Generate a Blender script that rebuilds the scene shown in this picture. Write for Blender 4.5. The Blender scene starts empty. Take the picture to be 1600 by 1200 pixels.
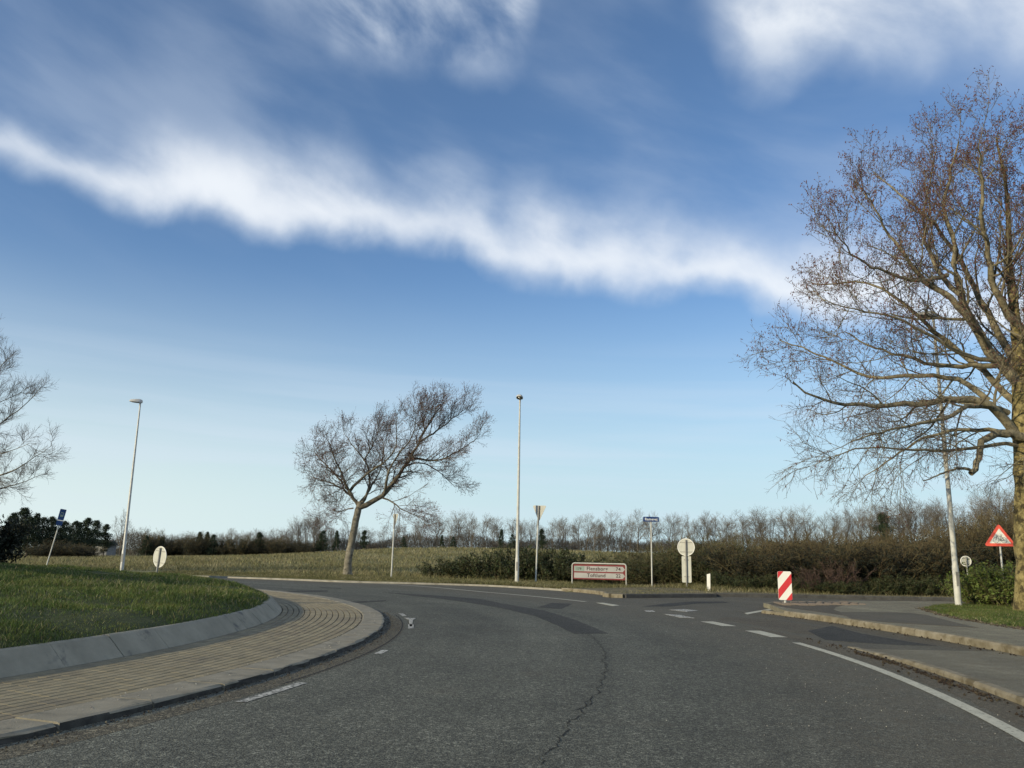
import bpy, math, random
import numpy as np
from mathutils import Vector, Matrix
from mathutils.geometry import tessellate_polygon

random.seed(7)
RNG = np.random.default_rng(11)
scene = bpy.context.scene
COL = scene.collection
R_ = math.radians

# ------------------------------------------------------------------ camera
FPX, CAM_H, ROLL, PITCH = 1295.0, 1.3, R_(1.1), math.atan(269 / 1295.0)
_cp, _sp, _cr, _sr = math.cos(PITCH), math.sin(PITCH), math.cos(ROLL), math.sin(ROLL)
FWD = np.array([0, _cp, _sp]); R0 = np.array([1.0, 0, 0]); U0 = np.array([0, -_sp, _cp])
CR = _cr * R0 + _sr * U0; CU = -_sr * R0 + _cr * U0
cam_data = bpy.data.cameras.new('camera')
cam_data.sensor_width = 36.0
cam_data.lens = 36.0 * FPX / 1600.0
cam_data.clip_start = 0.05
cam_data.clip_end = 6000
cam = bpy.data.objects.new('camera', cam_data)
COL.objects.link(cam)
M = Matrix.Identity(4)
for i in range(3):
    M[i][0] = CR[i]; M[i][1] = CU[i]; M[i][2] = -FWD[i]
M[2][3] = CAM_H
cam.matrix_world = M
scene.camera = cam
scene.render.resolution_x, scene.render.resolution_y = 1024, 768


def ray(px, py):
    return (px - 800) / FPX * CR - (py - 600) / FPX * CU + FWD


def G(px, py, z=0.0):                                   # photo measurement -> point on level z
    d = ray(px, py); t = (z - CAM_H) / d[2]
    return d * t + np.array([0, 0, CAM_H])


def D(px, py, Y):                                       # photo measurement -> point at distance Y
    d = ray(px, py); t = Y / d[1]
    return d * t + np.array([0, 0, CAM_H])


def azel(px, py):
    d = ray(px, py)
    return math.atan2(d[0], d[1]), math.atan2(d[2], math.hypot(d[0], d[1]))


# ------------------------------------------------------------------ light
SUN_ELEV = R_(18)
SUN_AZ = math.atan2(-0.82, -0.57)                       # azimuth of the sun, from +Y towards +X
SUN_DIR = Vector((math.sin(SUN_AZ) * math.cos(SUN_ELEV), math.cos(SUN_AZ) * math.cos(SUN_ELEV), math.sin(SUN_ELEV)))
sun_data = bpy.data.lights.new('sun', 'SUN')
sun_data.energy = 4.6
sun_data.angle = R_(0.53)
sun_data.color = (1.0, 0.85, 0.57)
sun = bpy.data.objects.new('sun', sun_data)
COL.objects.link(sun)
sun.rotation_euler = SUN_DIR.to_track_quat('Z', 'Y').to_euler()

vs = scene.view_settings
vs.view_transform = 'Standard'; vs.look = 'None'; vs.exposure = 0.0; vs.gamma = 1.0
vs.use_curve_mapping = False

world = bpy.data.worlds.new('World')
scene.world = world
world.use_nodes = True
SKY_STRENGTH = 0.15


class NG:                                               # small helper to write node graphs
    def __init__(s, tree):
        s.t = tree; s.n = tree.nodes; s.l = tree.links

    def new(s, typ, **kw):
        n = s.n.new(typ)
        for k, v in kw.items(): setattr(n, k, v)
        return n

    def put(s, sock, v):
        if isinstance(v, bpy.types.NodeSocket): s.l.new(v, sock)
        else: sock.default_value = v

    def m(s, op, a, b=None, c=None, clamp=False):
        n = s.new('ShaderNodeMath', operation=op, use_clamp=clamp)
        s.put(n.inputs[0], a)
        if b is not None: s.put(n.inputs[1], b)
        if c is not None: s.put(n.inputs[2], c)
        return n.outputs[0]

    def smooth(s, x, a, b, lo=0.0, hi=1.0):
        n = s.new('ShaderNodeMapRange', interpolation_type='SMOOTHSTEP')
        s.put(n.inputs[0], x); s.put(n.inputs[1], a); s.put(n.inputs[2], b); s.put(n.inputs[3], lo); s.put(n.inputs[4], hi)
        return n.outputs[0]

    def lin(s, x, a, b, lo=0.0, hi=1.0):
        n = s.new('ShaderNodeMapRange')
        s.put(n.inputs[0], x); s.put(n.inputs[1], a); s.put(n.inputs[2], b); s.put(n.inputs[3], lo); s.put(n.inputs[4], hi)
        return n.outputs[0]

    def noise(s, vec, scale, detail=4, rough=0.55, dist=0.0):
        n = s.new('ShaderNodeTexNoise')
        if vec is not None: s.l.new(vec, n.inputs['Vector'])
        n.inputs['Scale'].default_value = scale; n.inputs['Detail'].default_value = detail
        n.inputs['Roughness'].default_value = rough; n.inputs['Distortion'].default_value = dist
        return n.outputs[0]

    def comb(s, x, y, z):
        n = s.new('ShaderNodeCombineXYZ')
        s.put(n.inputs[0], x); s.put(n.inputs[1], y); s.put(n.inputs[2], z)
        return n.outputs[0]

    def mix(s, f, a, b, typ='RGBA', blend='MIX'):
        n = s.new('ShaderNodeMix', data_type=typ)
        if typ == 'RGBA': n.blend_type = blend
        i = [k for k in n.inputs if k.enabled]
        s.put(i[0], f); s.put(i[1], a); s.put(i[2], b)
        return [o for o in n.outputs if o.enabled][0]

    def curve(s, x, pts, lo, hi):                       # x -> y through points, x in [lo, hi]
        ys = [p[1] for p in pts]; y0, y1 = min(ys), max(ys) + 1e-6
        n = s.new('ShaderNodeFloatCurve')
        cm = n.mapping; c = cm.curves[0]
        q = [((p[0] - lo) / (hi - lo), (p[1] - y0) / (y1 - y0)) for p in pts]
        c.points[0].location = q[0]; c.points[1].location = q[-1]
        for p in q[1:-1]: c.points.new(*p)
        for p in c.points: p.handle_type = 'AUTO'
        cm.update()
        u = s.lin(x, lo, hi)
        s.l.new(u, n.inputs['Value'])
        return s.m('MULTIPLY_ADD', n.outputs[0], y1 - y0, y0)


def build_world():
    t = world.node_tree; t.nodes.clear(); g = NG(t)
    sky = g.new('ShaderNodeTexSky', sky_type='NISHITA')
    sky.sun_disc = False
    sky.sun_elevation = SUN_ELEV
    sky.sun_rotation = SUN_AZ
    sky.altitude = 0; sky.air_density = 1.0; sky.dust_density = 0.3; sky.ozone_density = 5.0
    tc = g.new('ShaderNodeTexCoord').outputs['Generated']
    sx = g.new('ShaderNodeSeparateXYZ'); g.l.new(tc, sx.inputs[0])
    X, Y, Z = sx.outputs
    az = g.m('ARCTAN2', X, Y); el = g.m('ARCSINE', Z)
    wob = g.noise(tc, 4.5, 3, 0.5, 0.2)
    wob2 = g.noise(tc, 11.0, 5, 0.48, 0.15)
    w = g.m('ADD', g.m('MULTIPLY', g.m('SUBTRACT', wob, 0.5), 0.06), g.m('MULTIPLY', g.m('SUBTRACT', wob2, 0.5), 0.075))
    elw = g.m('ADD', el, w)
    # streak coordinates follow the tilt of the band
    along = g.m('MULTIPLY_ADD', el, 0.25, az)
    across = g.m('MULTIPLY_ADD', az, 0.26, el)
    streak = g.noise(g.comb(g.m('MULTIPLY', along, 2.0), g.m('MULTIPLY', across, 5.0), 0.3), 1.5, 6, 0.5, 0.25)
    fluff = g.noise(g.comb(g.m('MULTIPLY', along, 5.0), g.m('MULTIPLY', across, 6.5), 2.3), 1.5, 9, 0.54, 0.25)

    # main band
    edge_px = [(-260, 262), (-120, 285), (0, 302), (110, 330), (240, 352), (330, 358), (420, 385), (520, 380), (600, 402), (700, 398),
               (790, 430), (880, 447), (1000, 468), (1100, 455), (1180, 478), (1250, 500), (1340, 505), (1480, 530), (1700, 560), (1900, 590)]
    pts = [azel(*p) for p in edge_px]
    edge = g.curve(az, pts, pts[0][0], pts[-1][0])
    th_px = [(-260, 95), (0, 90), (150, 105), (350, 160), (500, 165), (620, 130), (760, 140), (900, 160), (1000, 145), (1100, 115), (1230, 130), (1400, 130), (1900, 110)]
    tp = [(azel(p[0], 300)[0], p[1] / FPX) for p in th_px]
    thick = g.curve(az, tp, tp[0][0], tp[-1][0])
    d = g.m('SUBTRACT', elw, edge)
    q = g.m('DIVIDE', d, thick)
    bottom = g.smooth(d, -0.008, 0.040)
    top = g.smooth(q, 0.34, 1.22, 1.0, 0.0)
    wisp = g.mix(g.smooth(q, 0.1, 1.0), g.lin(fluff, 0.25, 0.50, 0.82, 1.0), g.lin(g.m('MULTIPLY_ADD', fluff, 0.6, g.m('MULTIPLY', streak, 0.4)), 0.34, 0.62, 0.22, 1.0), 'FLOAT')
    a1 = g.m('MULTIPLY', g.m('MULTIPLY', g.m('MULTIPLY', bottom, top), wisp), 0.92, clamp=True)
    # thin veil trailing above the band
    veil = g.m('MULTIPLY', g.m('MULTIPLY', g.smooth(q, 0.2, 0.9), g.smooth(q, 1.0, 2.6, 1.0, 0.0)), g.smooth(streak, 0.36, 0.72))
    a1b = g.m('MULTIPLY', veil, 0.16, clamp=True)

    # bank of cloud high on the right
    e2 = [azel(*p) for p in [(900, -60), (1040, 10), (1100, 75), (1140, 130), (1210, 152), (1290, 122), (1400, 150), (1500, 132), (1620, 150), (1800, 170), (2000, 190)]]
    d2 = g.m('SUBTRACT', elw, g.curve(az, e2, e2[0][0], e2[-1][0]))
    left2 = g.smooth(g.m('ADD', az, g.m('MULTIPLY', g.m('SUBTRACT', wob, 0.5), 0.12)), azel(1040, 60)[0], azel(1170, 60)[0])
    a2 = g.m('MULTIPLY', g.m('MULTIPLY', g.smooth(d2, -0.012, 0.075), left2), g.lin(fluff, 0.28, 0.66, 0.35, 1.0))
    a2 = g.m('MULTIPLY', a2, 0.86, clamp=True)

    # soft wisps high in the middle
    e3 = [azel(*p) for p in [(150, -60), (300, -10), (400, 25), (480, 55), (560, 125), (640, 135), (700, 120), (760, 140), (815, 120), (850, 30), (900, -60)]]
    d3 = g.m('SUBTRACT', elw, g.curve(az, e3, e3[0][0], e3[-1][0]))
    a3 = g.m('MULTIPLY', g.smooth(d3, -0.01, 0.07), g.smooth(fluff, 0.32, 0.66))
    win = g.m('MULTIPLY', g.smooth(az, azel(250, 0)[0], azel(420, 0)[0]), g.smooth(az, azel(800, 60)[0], azel(880, 60)[0], 1.0, 0.0))
    a3 = g.m('MULTIPLY', g.m('MULTIPLY', a3, win), 0.62, clamp=True)

    # faint cirrus everywhere and thin layers low over the horizon
    cir = g.m('MULTIPLY', g.smooth(streak, 0.42, 0.75), g.smooth(el, 0.2, 0.5, 0.0, 0.16))
    low = g.noise(g.comb(g.m('MULTIPLY', az, 1.3), g.m('MULTIPLY', g.m('MULTIPLY_ADD', az, 0.03, el), 20.0), 5.0), 1.3, 4, 0.5, 0.3)
    a4 = g.m('MULTIPLY', g.m('MULTIPLY', g.smooth(low, 0.42, 0.66), g.smooth(el, 0.0, 0.06)), g.smooth(el, 0.12, 0.28, 0.30, 0.0))
    hz = g.m('ADD', g.smooth(el, -0.02, 0.355, 0.96, 0.0), 0.03)
    hzc = g.mix(g.smooth(az, -0.75, 0.25), (5.2, 6.0, 5.9, 1), (3.9, 5.15, 5.6, 1))

    inv = 1.0
    for a in (a1, a1b, a2, a3, cir, a4):
        om = g.m('SUBTRACT', 1.0, a)
        inv = om if inv == 1.0 else g.m('MULTIPLY', inv, om)
    alpha = g.m('SUBTRACT', 1.0, inv, clamp=True)
    body = g.mix(g.smooth(alpha, 0.2, 1.0), (4.6, 5.25, 6.1, 1), (6.1, 6.4, 6.75, 1))
    base = g.mix(hz, sky.outputs[0], hzc)
    col = g.mix(alpha, base, body)
    bg = g.new('ShaderNodeBackground'); g.l.new(col, bg.inputs[0]); bg.inputs[1].default_value = SKY_STRENGTH
    out = g.new('ShaderNodeOutputWorld'); g.l.new(bg.outputs[0], out.inputs[0])


build_world()

# ------------------------------------------------------------------ materials
MATS = {}


def mat(name, cols, scale=8.0, detail=5, rough=0.8, bump=0.0, bscale=None, spec=0.3, metallic=0.0, island=0.0, wear=None, coord='Object', dist=0.0, trans=0.0):
    """cols: colour stops over noise; island: brightness spread between separate pieces; wear: (colour, scale, lo, hi) stains."""
    if name in MATS: return MATS[name]
    m = bpy.data.materials.new(name); m.use_nodes = True
    t = m.node_tree; t.nodes.clear(); g = NG(t)
    tc = g.new('ShaderNodeTexCoord').outputs[coord]
    n = g.noise(tc, scale, detail, 0.6, dist)
    cr = g.new('ShaderNodeValToRGB'); e = cr.color_ramp.elements
    k = len(cols)
    while len(e) < k: e.new(0.5)
    for i, c in enumerate(cols):
        e[i].position = 0.32 + 0.36 * i / max(1, k - 1); e[i].color = (*c, 1)
    g.l.new(n, cr.inputs[0])
    col = cr.outputs[0]
    if wear:
        f = g.smooth(g.noise(tc, wear[1], 6, 0.65, 0.3), wear[2], wear[3])
        col = g.mix(f, col, (*wear[0], 1))
    if island:
        geo = g.new('ShaderNodeNewGeometry')
        v = g.lin(geo.outputs['Random Per Island'], 0, 1, 1 - island, 1 + island)
        h = g.new('ShaderNodeHueSaturation'); g.l.new(v, h.inputs['Value'])
        hv = g.lin(geo.outputs['Random Per Island'], 0, 1, 0.5 - island * 0.06, 0.5 + island * 0.06); g.l.new(hv, h.inputs['Hue'])
        g.l.new(col, h.inputs['Color']); col = h.outputs[0]
    b = g.new('ShaderNodeBsdfPrincipled')
    g.l.new(col, b.inputs['Base Color'])
    b.inputs['Roughness'].default_value = rough; b.inputs['Metallic'].default_value = metallic
    b.inputs['Specular IOR Level'].default_value = spec
    if bump:
        bn = g.new('ShaderNodeBump'); bn.inputs['Strength'].default_value = bump; bn.inputs['Distance'].default_value = 0.02
        g.l.new(g.noise(tc, bscale or scale * 4, 5, 0.65), bn.inputs['Height']); g.l.new(bn.outputs[0], b.inputs['Normal'])
    out = g.new('ShaderNodeOutputMaterial')
    sh = b.outputs[0]
    if trans:
        tr = g.new('ShaderNodeBsdfTranslucent'); g.l.new(col, tr.inputs[0])
        mx = g.new('ShaderNodeMixShader'); mx.inputs[0].default_value = trans
        g.l.new(sh, mx.inputs[1]); g.l.new(tr.outputs[0], mx.inputs[2]); sh = mx.outputs[0]
    g.l.new(sh, out.inputs[0])
    MATS[name] = m
    return m


CX, CY = -24.5, 13.3                                    # centre of the roundabout


def asphalt(name, lo, hi, chip, tone=(0.98, 1.0, 0.96), scale=95.0, wear=True):
    m = bpy.data.materials.new(name); m.use_nodes = True
    t = m.node_tree; t.nodes.clear(); g = NG(t)
    tc = g.new('ShaderNodeTexCoord').outputs['Object']
    v = g.new('ShaderNodeTexVoronoi'); g.l.new(tc, v.inputs['Vector']); v.inputs['Scale'].default_value = scale
    sep = g.new('ShaderNodeSeparateColor'); g.l.new(v.outputs['Color'], sep.inputs[0])
    stone = g.m('POWER', sep.outputs[0], 2.6)
    v2 = g.new('ShaderNodeTexVoronoi'); g.l.new(tc, v2.inputs['Vector']); v2.inputs['Scale'].default_value = scale * 0.42
    sep2 = g.new('ShaderNodeSeparateColor'); g.l.new(v2.outputs['Color'], sep2.inputs[0])
    big = g.m('POWER', sep2.outputs[1], 5.0)
    gap = g.smooth(v.outputs['Distance'], 0.25, 0.75, 1.0, 0.3)
    val = g.m('MULTIPLY', g.m('ADD', g.m('MULTIPLY_ADD', stone, hi - lo, lo), g.m('MULTIPLY', big, chip)), gap)
    sx = g.new('ShaderNodeSeparateXYZ'); g.l.new(tc, sx.inputs[0])
    dx = g.m('ADD', sx.outputs[0], -CX); dy = g.m('ADD', sx.outputs[1], -CY)
    rad = g.m('SQRT', g.m('ADD', g.m('MULTIPLY', dx, dx), g.m('MULTIPLY', dy, dy))); angle = g.m('ARCTAN2', dy, dx)
    lane = g.noise(g.comb(g.m('MULTIPLY', rad, 0.9), g.m('MULTIPLY', angle, 1.6), 0.0), 1.0, 5, 0.6)
    val = g.m('MULTIPLY', val, g.lin(lane, 0.3, 0.7, 0.78, 1.24))
    mott = g.lin(g.noise(tc, 0.55, 6, 0.6), 0.3, 0.7, 0.84, 1.16)
    mott2 = g.lin(g.noise(tc, 4.5, 6, 0.65), 0.3, 0.7, 0.84, 1.16)
    val = g.m('MULTIPLY', g.m('MULTIPLY', val, mott), mott2)
    col = g.comb(g.m('MULTIPLY', val, tone[0]), g.m('MULTIPLY', val, tone[1]), g.m('MULTIPLY', val, tone[2]))
    if wear:                                            # brown grit swept to patches
        f = g.m('MAXIMUM', g.smooth(g.noise(tc, 0.8, 8, 0.7, 0.4), 0.54, 0.74, 0.0, 0.4), g.m('MULTIPLY', g.smooth(rad, 26.5, 29.2), g.lin(g.noise(tc, 2.2, 7, 0.7), 0.3, 0.7, 0.15, 0.75)))
        col = g.mix(f, col, (0.10, 0.085, 0.06, 1))
    b = g.new('ShaderNodeBsdfPrincipled'); g.l.new(col, b.inputs['Base Color'])
    b.inputs['Roughness'].default_value = 0.82; b.inputs['Specular IOR Level'].default_value = 0.25
    bn = g.new('ShaderNodeBump'); bn.inputs['Strength'].default_value = 0.7; bn.inputs['Distance'].default_value = 0.006
    hgt = g.m('SUBTRACT', g.m('MULTIPLY', sep.outputs[1], 0.6), v.outputs['Distance'])
    g.l.new(hgt, bn.inputs['Height']); g.l.new(bn.outputs[0], b.inputs['Normal'])
    out = g.new('ShaderNodeOutputMaterial'); g.l.new(b.outputs[0], out.inputs[0])
    MATS[name] = m
    return m


M_ROAD = asphalt('road_asphalt', 0.082, 0.205, 0.14, tone=(0.985, 1.0, 0.79))
M_PATCHSHADOW = asphalt('patch_shadow_asphalt', 0.036, 0.10, 0.05, tone=(1.0, 0.985, 0.82), wear=False)
M_TRACK = asphalt('track_asphalt', 0.24, 0.42, 0.12, tone=(1.0, 0.96, 0.69), scale=150)
M_FOOT = asphalt('footway_asphalt', 0.36, 0.56, 0.10, tone=(1.0, 0.95, 0.66), scale=150)
M_DARKFOOT = asphalt('footway_dark', 0.12, 0.25, 0.08, tone=(1.0, 0.96, 0.74), scale=150)
M_PAINT = mat('road_paint', [(0.34, 0.335, 0.265), (0.46, 0.45, 0.36)], 5, rough=0.75, wear=((0.13, 0.13, 0.11), 30, 0.54, 0.66))
M_PAINTWORN = mat('worn_paint', [(0.34, 0.34, 0.31), (0.52, 0.52, 0.47)], 5, rough=0.8, wear=((0.09, 0.09, 0.08), 22, 0.44, 0.58))
M_CRACK = mat('crack', [(0.008, 0.008, 0.008), (0.02, 0.02, 0.018)], 20, rough=0.95)
M_KERB = mat('kerb_concrete', [(0.20, 0.19, 0.15), (0.28, 0.265, 0.21)], 3, rough=0.85, bump=0.5, bscale=60, wear=((0.09, 0.09, 0.085), 2.2, 0.55, 0.72), island=0.08)
M_SLAB = mat('slab_concrete', [(0.18, 0.165, 0.125), (0.26, 0.24, 0.185)], 4, rough=0.85, bump=0.6, bscale=70, wear=((0.10, 0.10, 0.08), 3.5, 0.52, 0.75), island=0.10)
M_MOSSKERB = mat('mossy_kerb', [(0.15, 0.13, 0.085), (0.21, 0.185, 0.13), (0.27, 0.245, 0.185)], 3.5, rough=0.95, bump=0.9, bscale=45, wear=((0.11, 0.092, 0.055), 4, 0.46, 0.68), island=0.04)
M_DARKKERB = mat('dark_kerb', [(0.05, 0.05, 0.05), (0.09, 0.09, 0.085)], 4, rough=0.9, bump=0.4, bscale=40)
M_FARKERB = mat('pale_kerb', [(0.20, 0.19, 0.16), (0.32, 0.31, 0.27)], 3, rough=0.9, island=0.15)
M_BRICK = mat('paver_clay', [(0.185, 0.160, 0.102), (0.26, 0.225, 0.148)], 5, rough=0.9, bump=0.5, bscale=70, island=0.10, wear=((0.16, 0.14, 0.10), 1.2, 0.45, 0.75))
M_SHADEGRIME = mat('shaded_grimy_face', [(0.03, 0.03, 0.028), (0.07, 0.068, 0.06)], 9, rough=0.95, bump=0.6, bscale=60)
M_DIRT = asphalt('gritty_asphalt', 0.065, 0.18, 0.16, tone=(1.0, 0.90, 0.62))
M_JOINT = mat('joint_sand', [(0.05, 0.045, 0.03), (0.09, 0.08, 0.05)], 30, rough=0.95)
M_COBBLE = mat('cobble', [(0.14, 0.11, 0.075), (0.24, 0.19, 0.14)], 6, rough=0.85, island=0.22, bump=0.4)
M_SOIL = mat('mound_soil', [(0.03, 0.04, 0.014), (0.055, 0.065, 0.022)], 2.5, rough=1.0, bump=0.7, bscale=14)
M_TURF = mat('turf', [(0.045, 0.07, 0.02), (0.075, 0.095, 0.03), (0.10, 0.10, 0.04)], 1.6, rough=1.0, bump=0.6, bscale=22)
M_VERGE = mat('verge_soil', [(0.075, 0.07, 0.035), (0.12, 0.105, 0.06), (0.16, 0.135, 0.085)], 1.4, rough=1.0, bump=0.6, bscale=18)
M_GRASS = mat('grass_blade', [(0.04, 0.068, 0.014), (0.08, 0.115, 0.024), (0.15, 0.165, 0.042)], 1.3, rough=0.6, island=0.4, trans=0.25, spec=0.3)
M_DRYGRASS = mat('dry_green_blade', [(0.06, 0.068, 0.022), (0.10, 0.10, 0.035)], 0.9, rough=0.7, island=0.4, trans=0.2)
M_STRAW = mat('straw', [(0.15, 0.14, 0.06), (0.24, 0.215, 0.11), (0.34, 0.30, 0.18)], 0.4, rough=0.8, island=0.35, trans=0.25)
M_FIELD = mat('field', [(0.085, 0.09, 0.035), (0.14, 0.135, 0.055), (0.20, 0.18, 0.085)], 0.09, detail=10, rough=1.0, bump=0.8, bscale=6, wear=((0.26, 0.235, 0.14), 1.1, 0.55, 0.72))
M_BARK = mat('pale_bark', [(0.10, 0.088, 0.058), (0.20, 0.175, 0.115), (0.29, 0.255, 0.165)], 5, rough=0.95, bump=1.0, bscale=16, wear=((0.07, 0.06, 0.045), 9, 0.53, 0.66))
M_BARKD = mat('dark_bark', [(0.05, 0.044, 0.033), (0.11, 0.098, 0.072), (0.17, 0.152, 0.11)], 5, rough=0.95, bump=0.8, bscale=16)
M_BARKL = mat('lichen_bark', [(0.09, 0.075, 0.03), (0.20, 0.165, 0.07), (0.31, 0.265, 0.12)], 7, rough=0.95, bump=1.0, bscale=18, wear=((0.055, 0.045, 0.022), 5, 0.47, 0.62), dist=0.6)
M_BIRCH = mat('grey_white_bark', [(0.10, 0.092, 0.07), (0.25, 0.23, 0.18)], 4, rough=0.9, bump=0.8, bscale=14, wear=((0.07, 0.065, 0.055), 5, 0.52, 0.64))
M_TWIG = mat('twig', [(0.07, 0.055, 0.045), (0.14, 0.115, 0.09)], 3, rough=0.9, island=0.3)
M_TWIGL = mat('limb_twig', [(0.11, 0.095, 0.065), (0.20, 0.175, 0.115)], 3, rough=0.9, island=0.25)
M_CATKIN = mat('catkin', [(0.085, 0.03, 0.025), (0.17, 0.07, 0.05)], 4, rough=0.9, island=0.4)
M_FARBARK = mat('far_bark', [(0.10, 0.085, 0.07), (0.19, 0.165, 0.13)], 1.2, rough=0.95, island=0.2)
M_FARTWIG = mat('far_twig', [(0.095, 0.082, 0.066), (0.165, 0.145, 0.115)], 0.8, rough=0.95, island=0.3)
M_PINE = mat('pine_needles', [(0.016, 0.028, 0.016), (0.035, 0.052, 0.026)], 1.5, rough=0.8, island=0.4)
M_BROWN = mat('shrub_twig', [(0.065, 0.052, 0.028), (0.125, 0.10, 0.052)], 1.0, rough=0.9, island=0.35)
M_OLIVE = mat('shrub_twig_olive', [(0.06, 0.056, 0.028), (0.115, 0.102, 0.05)], 1.0, rough=0.9, island=0.35)
M_LEAF = mat('bramble_leaf', [(0.022, 0.032, 0.012), (0.05, 0.062, 0.022)], 2, rough=0.55, island=0.45, trans=0.2)
M_LEAFB = mat('bright_leaf', [(0.075, 0.11, 0.02), (0.16, 0.19, 0.045)], 2, rough=0.5, island=0.4, trans=0.3)
M_DARKLEAF = mat('evergreen_shade_leaf', [(0.010, 0.014, 0.009), (0.022, 0.028, 0.016)], 2, rough=0.7, island=0.4)
M_PURPLE = mat('russet_twig', [(0.06, 0.04, 0.033), (0.10, 0.066, 0.053)], 2, rough=0.9, island=0.35)
M_STEEL = mat('galvanised', [(0.36, 0.37, 0.36), (0.50, 0.51, 0.49)], 6, rough=0.5, spec=0.5, metallic=0.25, wear=((0.22, 0.22, 0.2), 3, 0.56, 0.74))
M_POLE = mat('pale_pole', [(0.42, 0.43, 0.40), (0.56, 0.56, 0.52)], 5, rough=0.6, wear=((0.25, 0.26, 0.22), 2.5, 0.52, 0.74))
M_GREYPOLE = mat('grey_pole', [(0.20, 0.20, 0.19), (0.30, 0.30, 0.28)], 6, rough=0.6, metallic=0.2)
M_HOUSING = mat('lamp_housing', [(0.42, 0.42, 0.40), (0.52, 0.52, 0.50)], 6, rough=0.45)
M_LENS = mat('lamp_lens', [(0.06, 0.065, 0.07), (0.09, 0.095, 0.10)], 6, rough=0.2, spec=0.6)
M_BACK = mat('sign_back', [(0.42, 0.43, 0.38), (0.50, 0.51, 0.46)], 4, rough=0.6, wear=((0.32, 0.32, 0.28), 3, 0.55, 0.8))
M_BACKY = mat('faded_sign_back', [(0.36, 0.365, 0.33), (0.44, 0.445, 0.41)], 4, rough=0.6)
M_WHITE = mat('sign_white', [(0.76, 0.76, 0.70), (0.82, 0.82, 0.77)], 4, rough=0.45)
M_DULLWHITE = mat('dull_sign_white', [(0.30, 0.305, 0.295), (0.38, 0.375, 0.365)], 2.2, rough=0.6, wear=((0.26, 0.28, 0.26), 1.4, 0.5, 0.8))
M_RED = mat('sign_red', [(0.55, 0.035, 0.045), (0.62, 0.05, 0.055)], 4, rough=0.45)
M_ORANGERED = mat('sign_border_red', [(0.74, 0.10, 0.07), (0.82, 0.13, 0.09)], 4, rough=0.45)
M_DARKRED = mat('panel_dark_red', [(0.14, 0.022, 0.026), (0.20, 0.035, 0.038)], 2, rough=0.6)
M_BLUE = mat('sign_blue', [(0.010, 0.04, 0.15), (0.015, 0.055, 0.20)], 4, rough=0.5)
M_BLUE2 = mat('bus_sign_blue', [(0.012, 0.045, 0.15), (0.02, 0.065, 0.20)], 4, rough=0.5)
M_BLACK = mat('sign_black', [(0.015, 0.015, 0.016), (0.025, 0.025, 0.025)], 4, rough=0.6)
M_LETTER = mat('lettering_dark', [(0.035, 0.02, 0.022), (0.05, 0.03, 0.03)], 4, rough=0.6)
M_GREEN = mat('shield_green', [(0.19, 0.26, 0.225), (0.24, 0.30, 0.27)], 4, rough=0.6)
M_ORANGE = mat('reflector_orange', [(0.70, 0.32, 0.05), (0.80, 0.42, 0.08)], 4, rough=0.4)
M_SHED = mat('shed_wall', [(0.16, 0.16, 0.165), (0.22, 0.22, 0.22)], 1.5, rough=0.8)
M_GRIT = mat('grit', [(0.03, 0.025, 0.02), (0.12, 0.10, 0.07)], 9, rough=0.95, island=0.5)
M_LITTER = mat('leaf_litter', [(0.018, 0.014, 0.010), (0.05, 0.036, 0.022)], 9, rough=0.95, island=0.5)
M_PALEGRIT = mat('pale_grit', [(0.24, 0.23, 0.20), (0.40, 0.38, 0.33)], 9, rough=0.95, island=0.4)


# ------------------------------------------------------------------ mesh helpers
def mesh_np(name, V, Fs, smooth=False):
    """V (n,3); Fs list of (m,k) index arrays."""
    me = bpy.data.meshes.new(name)
    V = np.asarray(V, dtype=np.float32)
    me.vertices.add(len(V)); me.vertices.foreach_set('co', V.ravel())
    Fs = [np.asarray(f, dtype=np.int32) for f in Fs if len(f)]
    loops = np.concatenate([f.ravel() for f in Fs])
    tot = np.concatenate([np.full(len(f), f.shape[1], dtype=np.int32) for f in Fs])
    start = np.concatenate([[0], np.cumsum(tot)[:-1]]).astype(np.int32)
    me.loops.add(len(loops)); me.loops.foreach_set('vertex_index', loops)
    me.polygons.add(len(tot)); me.polygons.foreach_set('loop_start', start); me.polygons.foreach_set('loop_total', tot)
    me.update(calc_edges=True)
    me.polygons.foreach_set('use_smooth', np.full(len(tot), smooth))
    me.validate()
    return me


def obj(name, me, material=None, parent=None, loc=None, rotz=0.0):
    o = bpy.data.objects.new(name, me)
    if material is not None and me is not None and not me.materials: me.materials.append(material)
    if parent is not None: o.parent = parent
    if loc is not None: o.location = loc
    if rotz: o.rotation_euler = (0, 0, rotz)
    COL.objects.link(o)
    return o


def tag(o, label=None, cat=None, group=None, kind=None):
    if label: o['label'] = label
    if cat: o['category'] = cat
    if group: o['group'] = group
    if kind: o['kind'] = kind
    return o


def thing(name, label, cat, loc=(0, 0, 0), rotz=0.0, group=None):
    o = bpy.data.objects.new(name, None)
    o.empty_display_size = 0.2
    o.location = loc; o.rotation_euler = (0, 0, rotz)
    COL.objects.link(o)
    return tag(o, label, cat, group)


def copy_tree(o, parent=None):
    c = o.copy(); COL.objects.link(c)
    if parent is not None: c.parent = parent
    for ch in o.children: copy_tree(ch, c)
    return c


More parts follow.
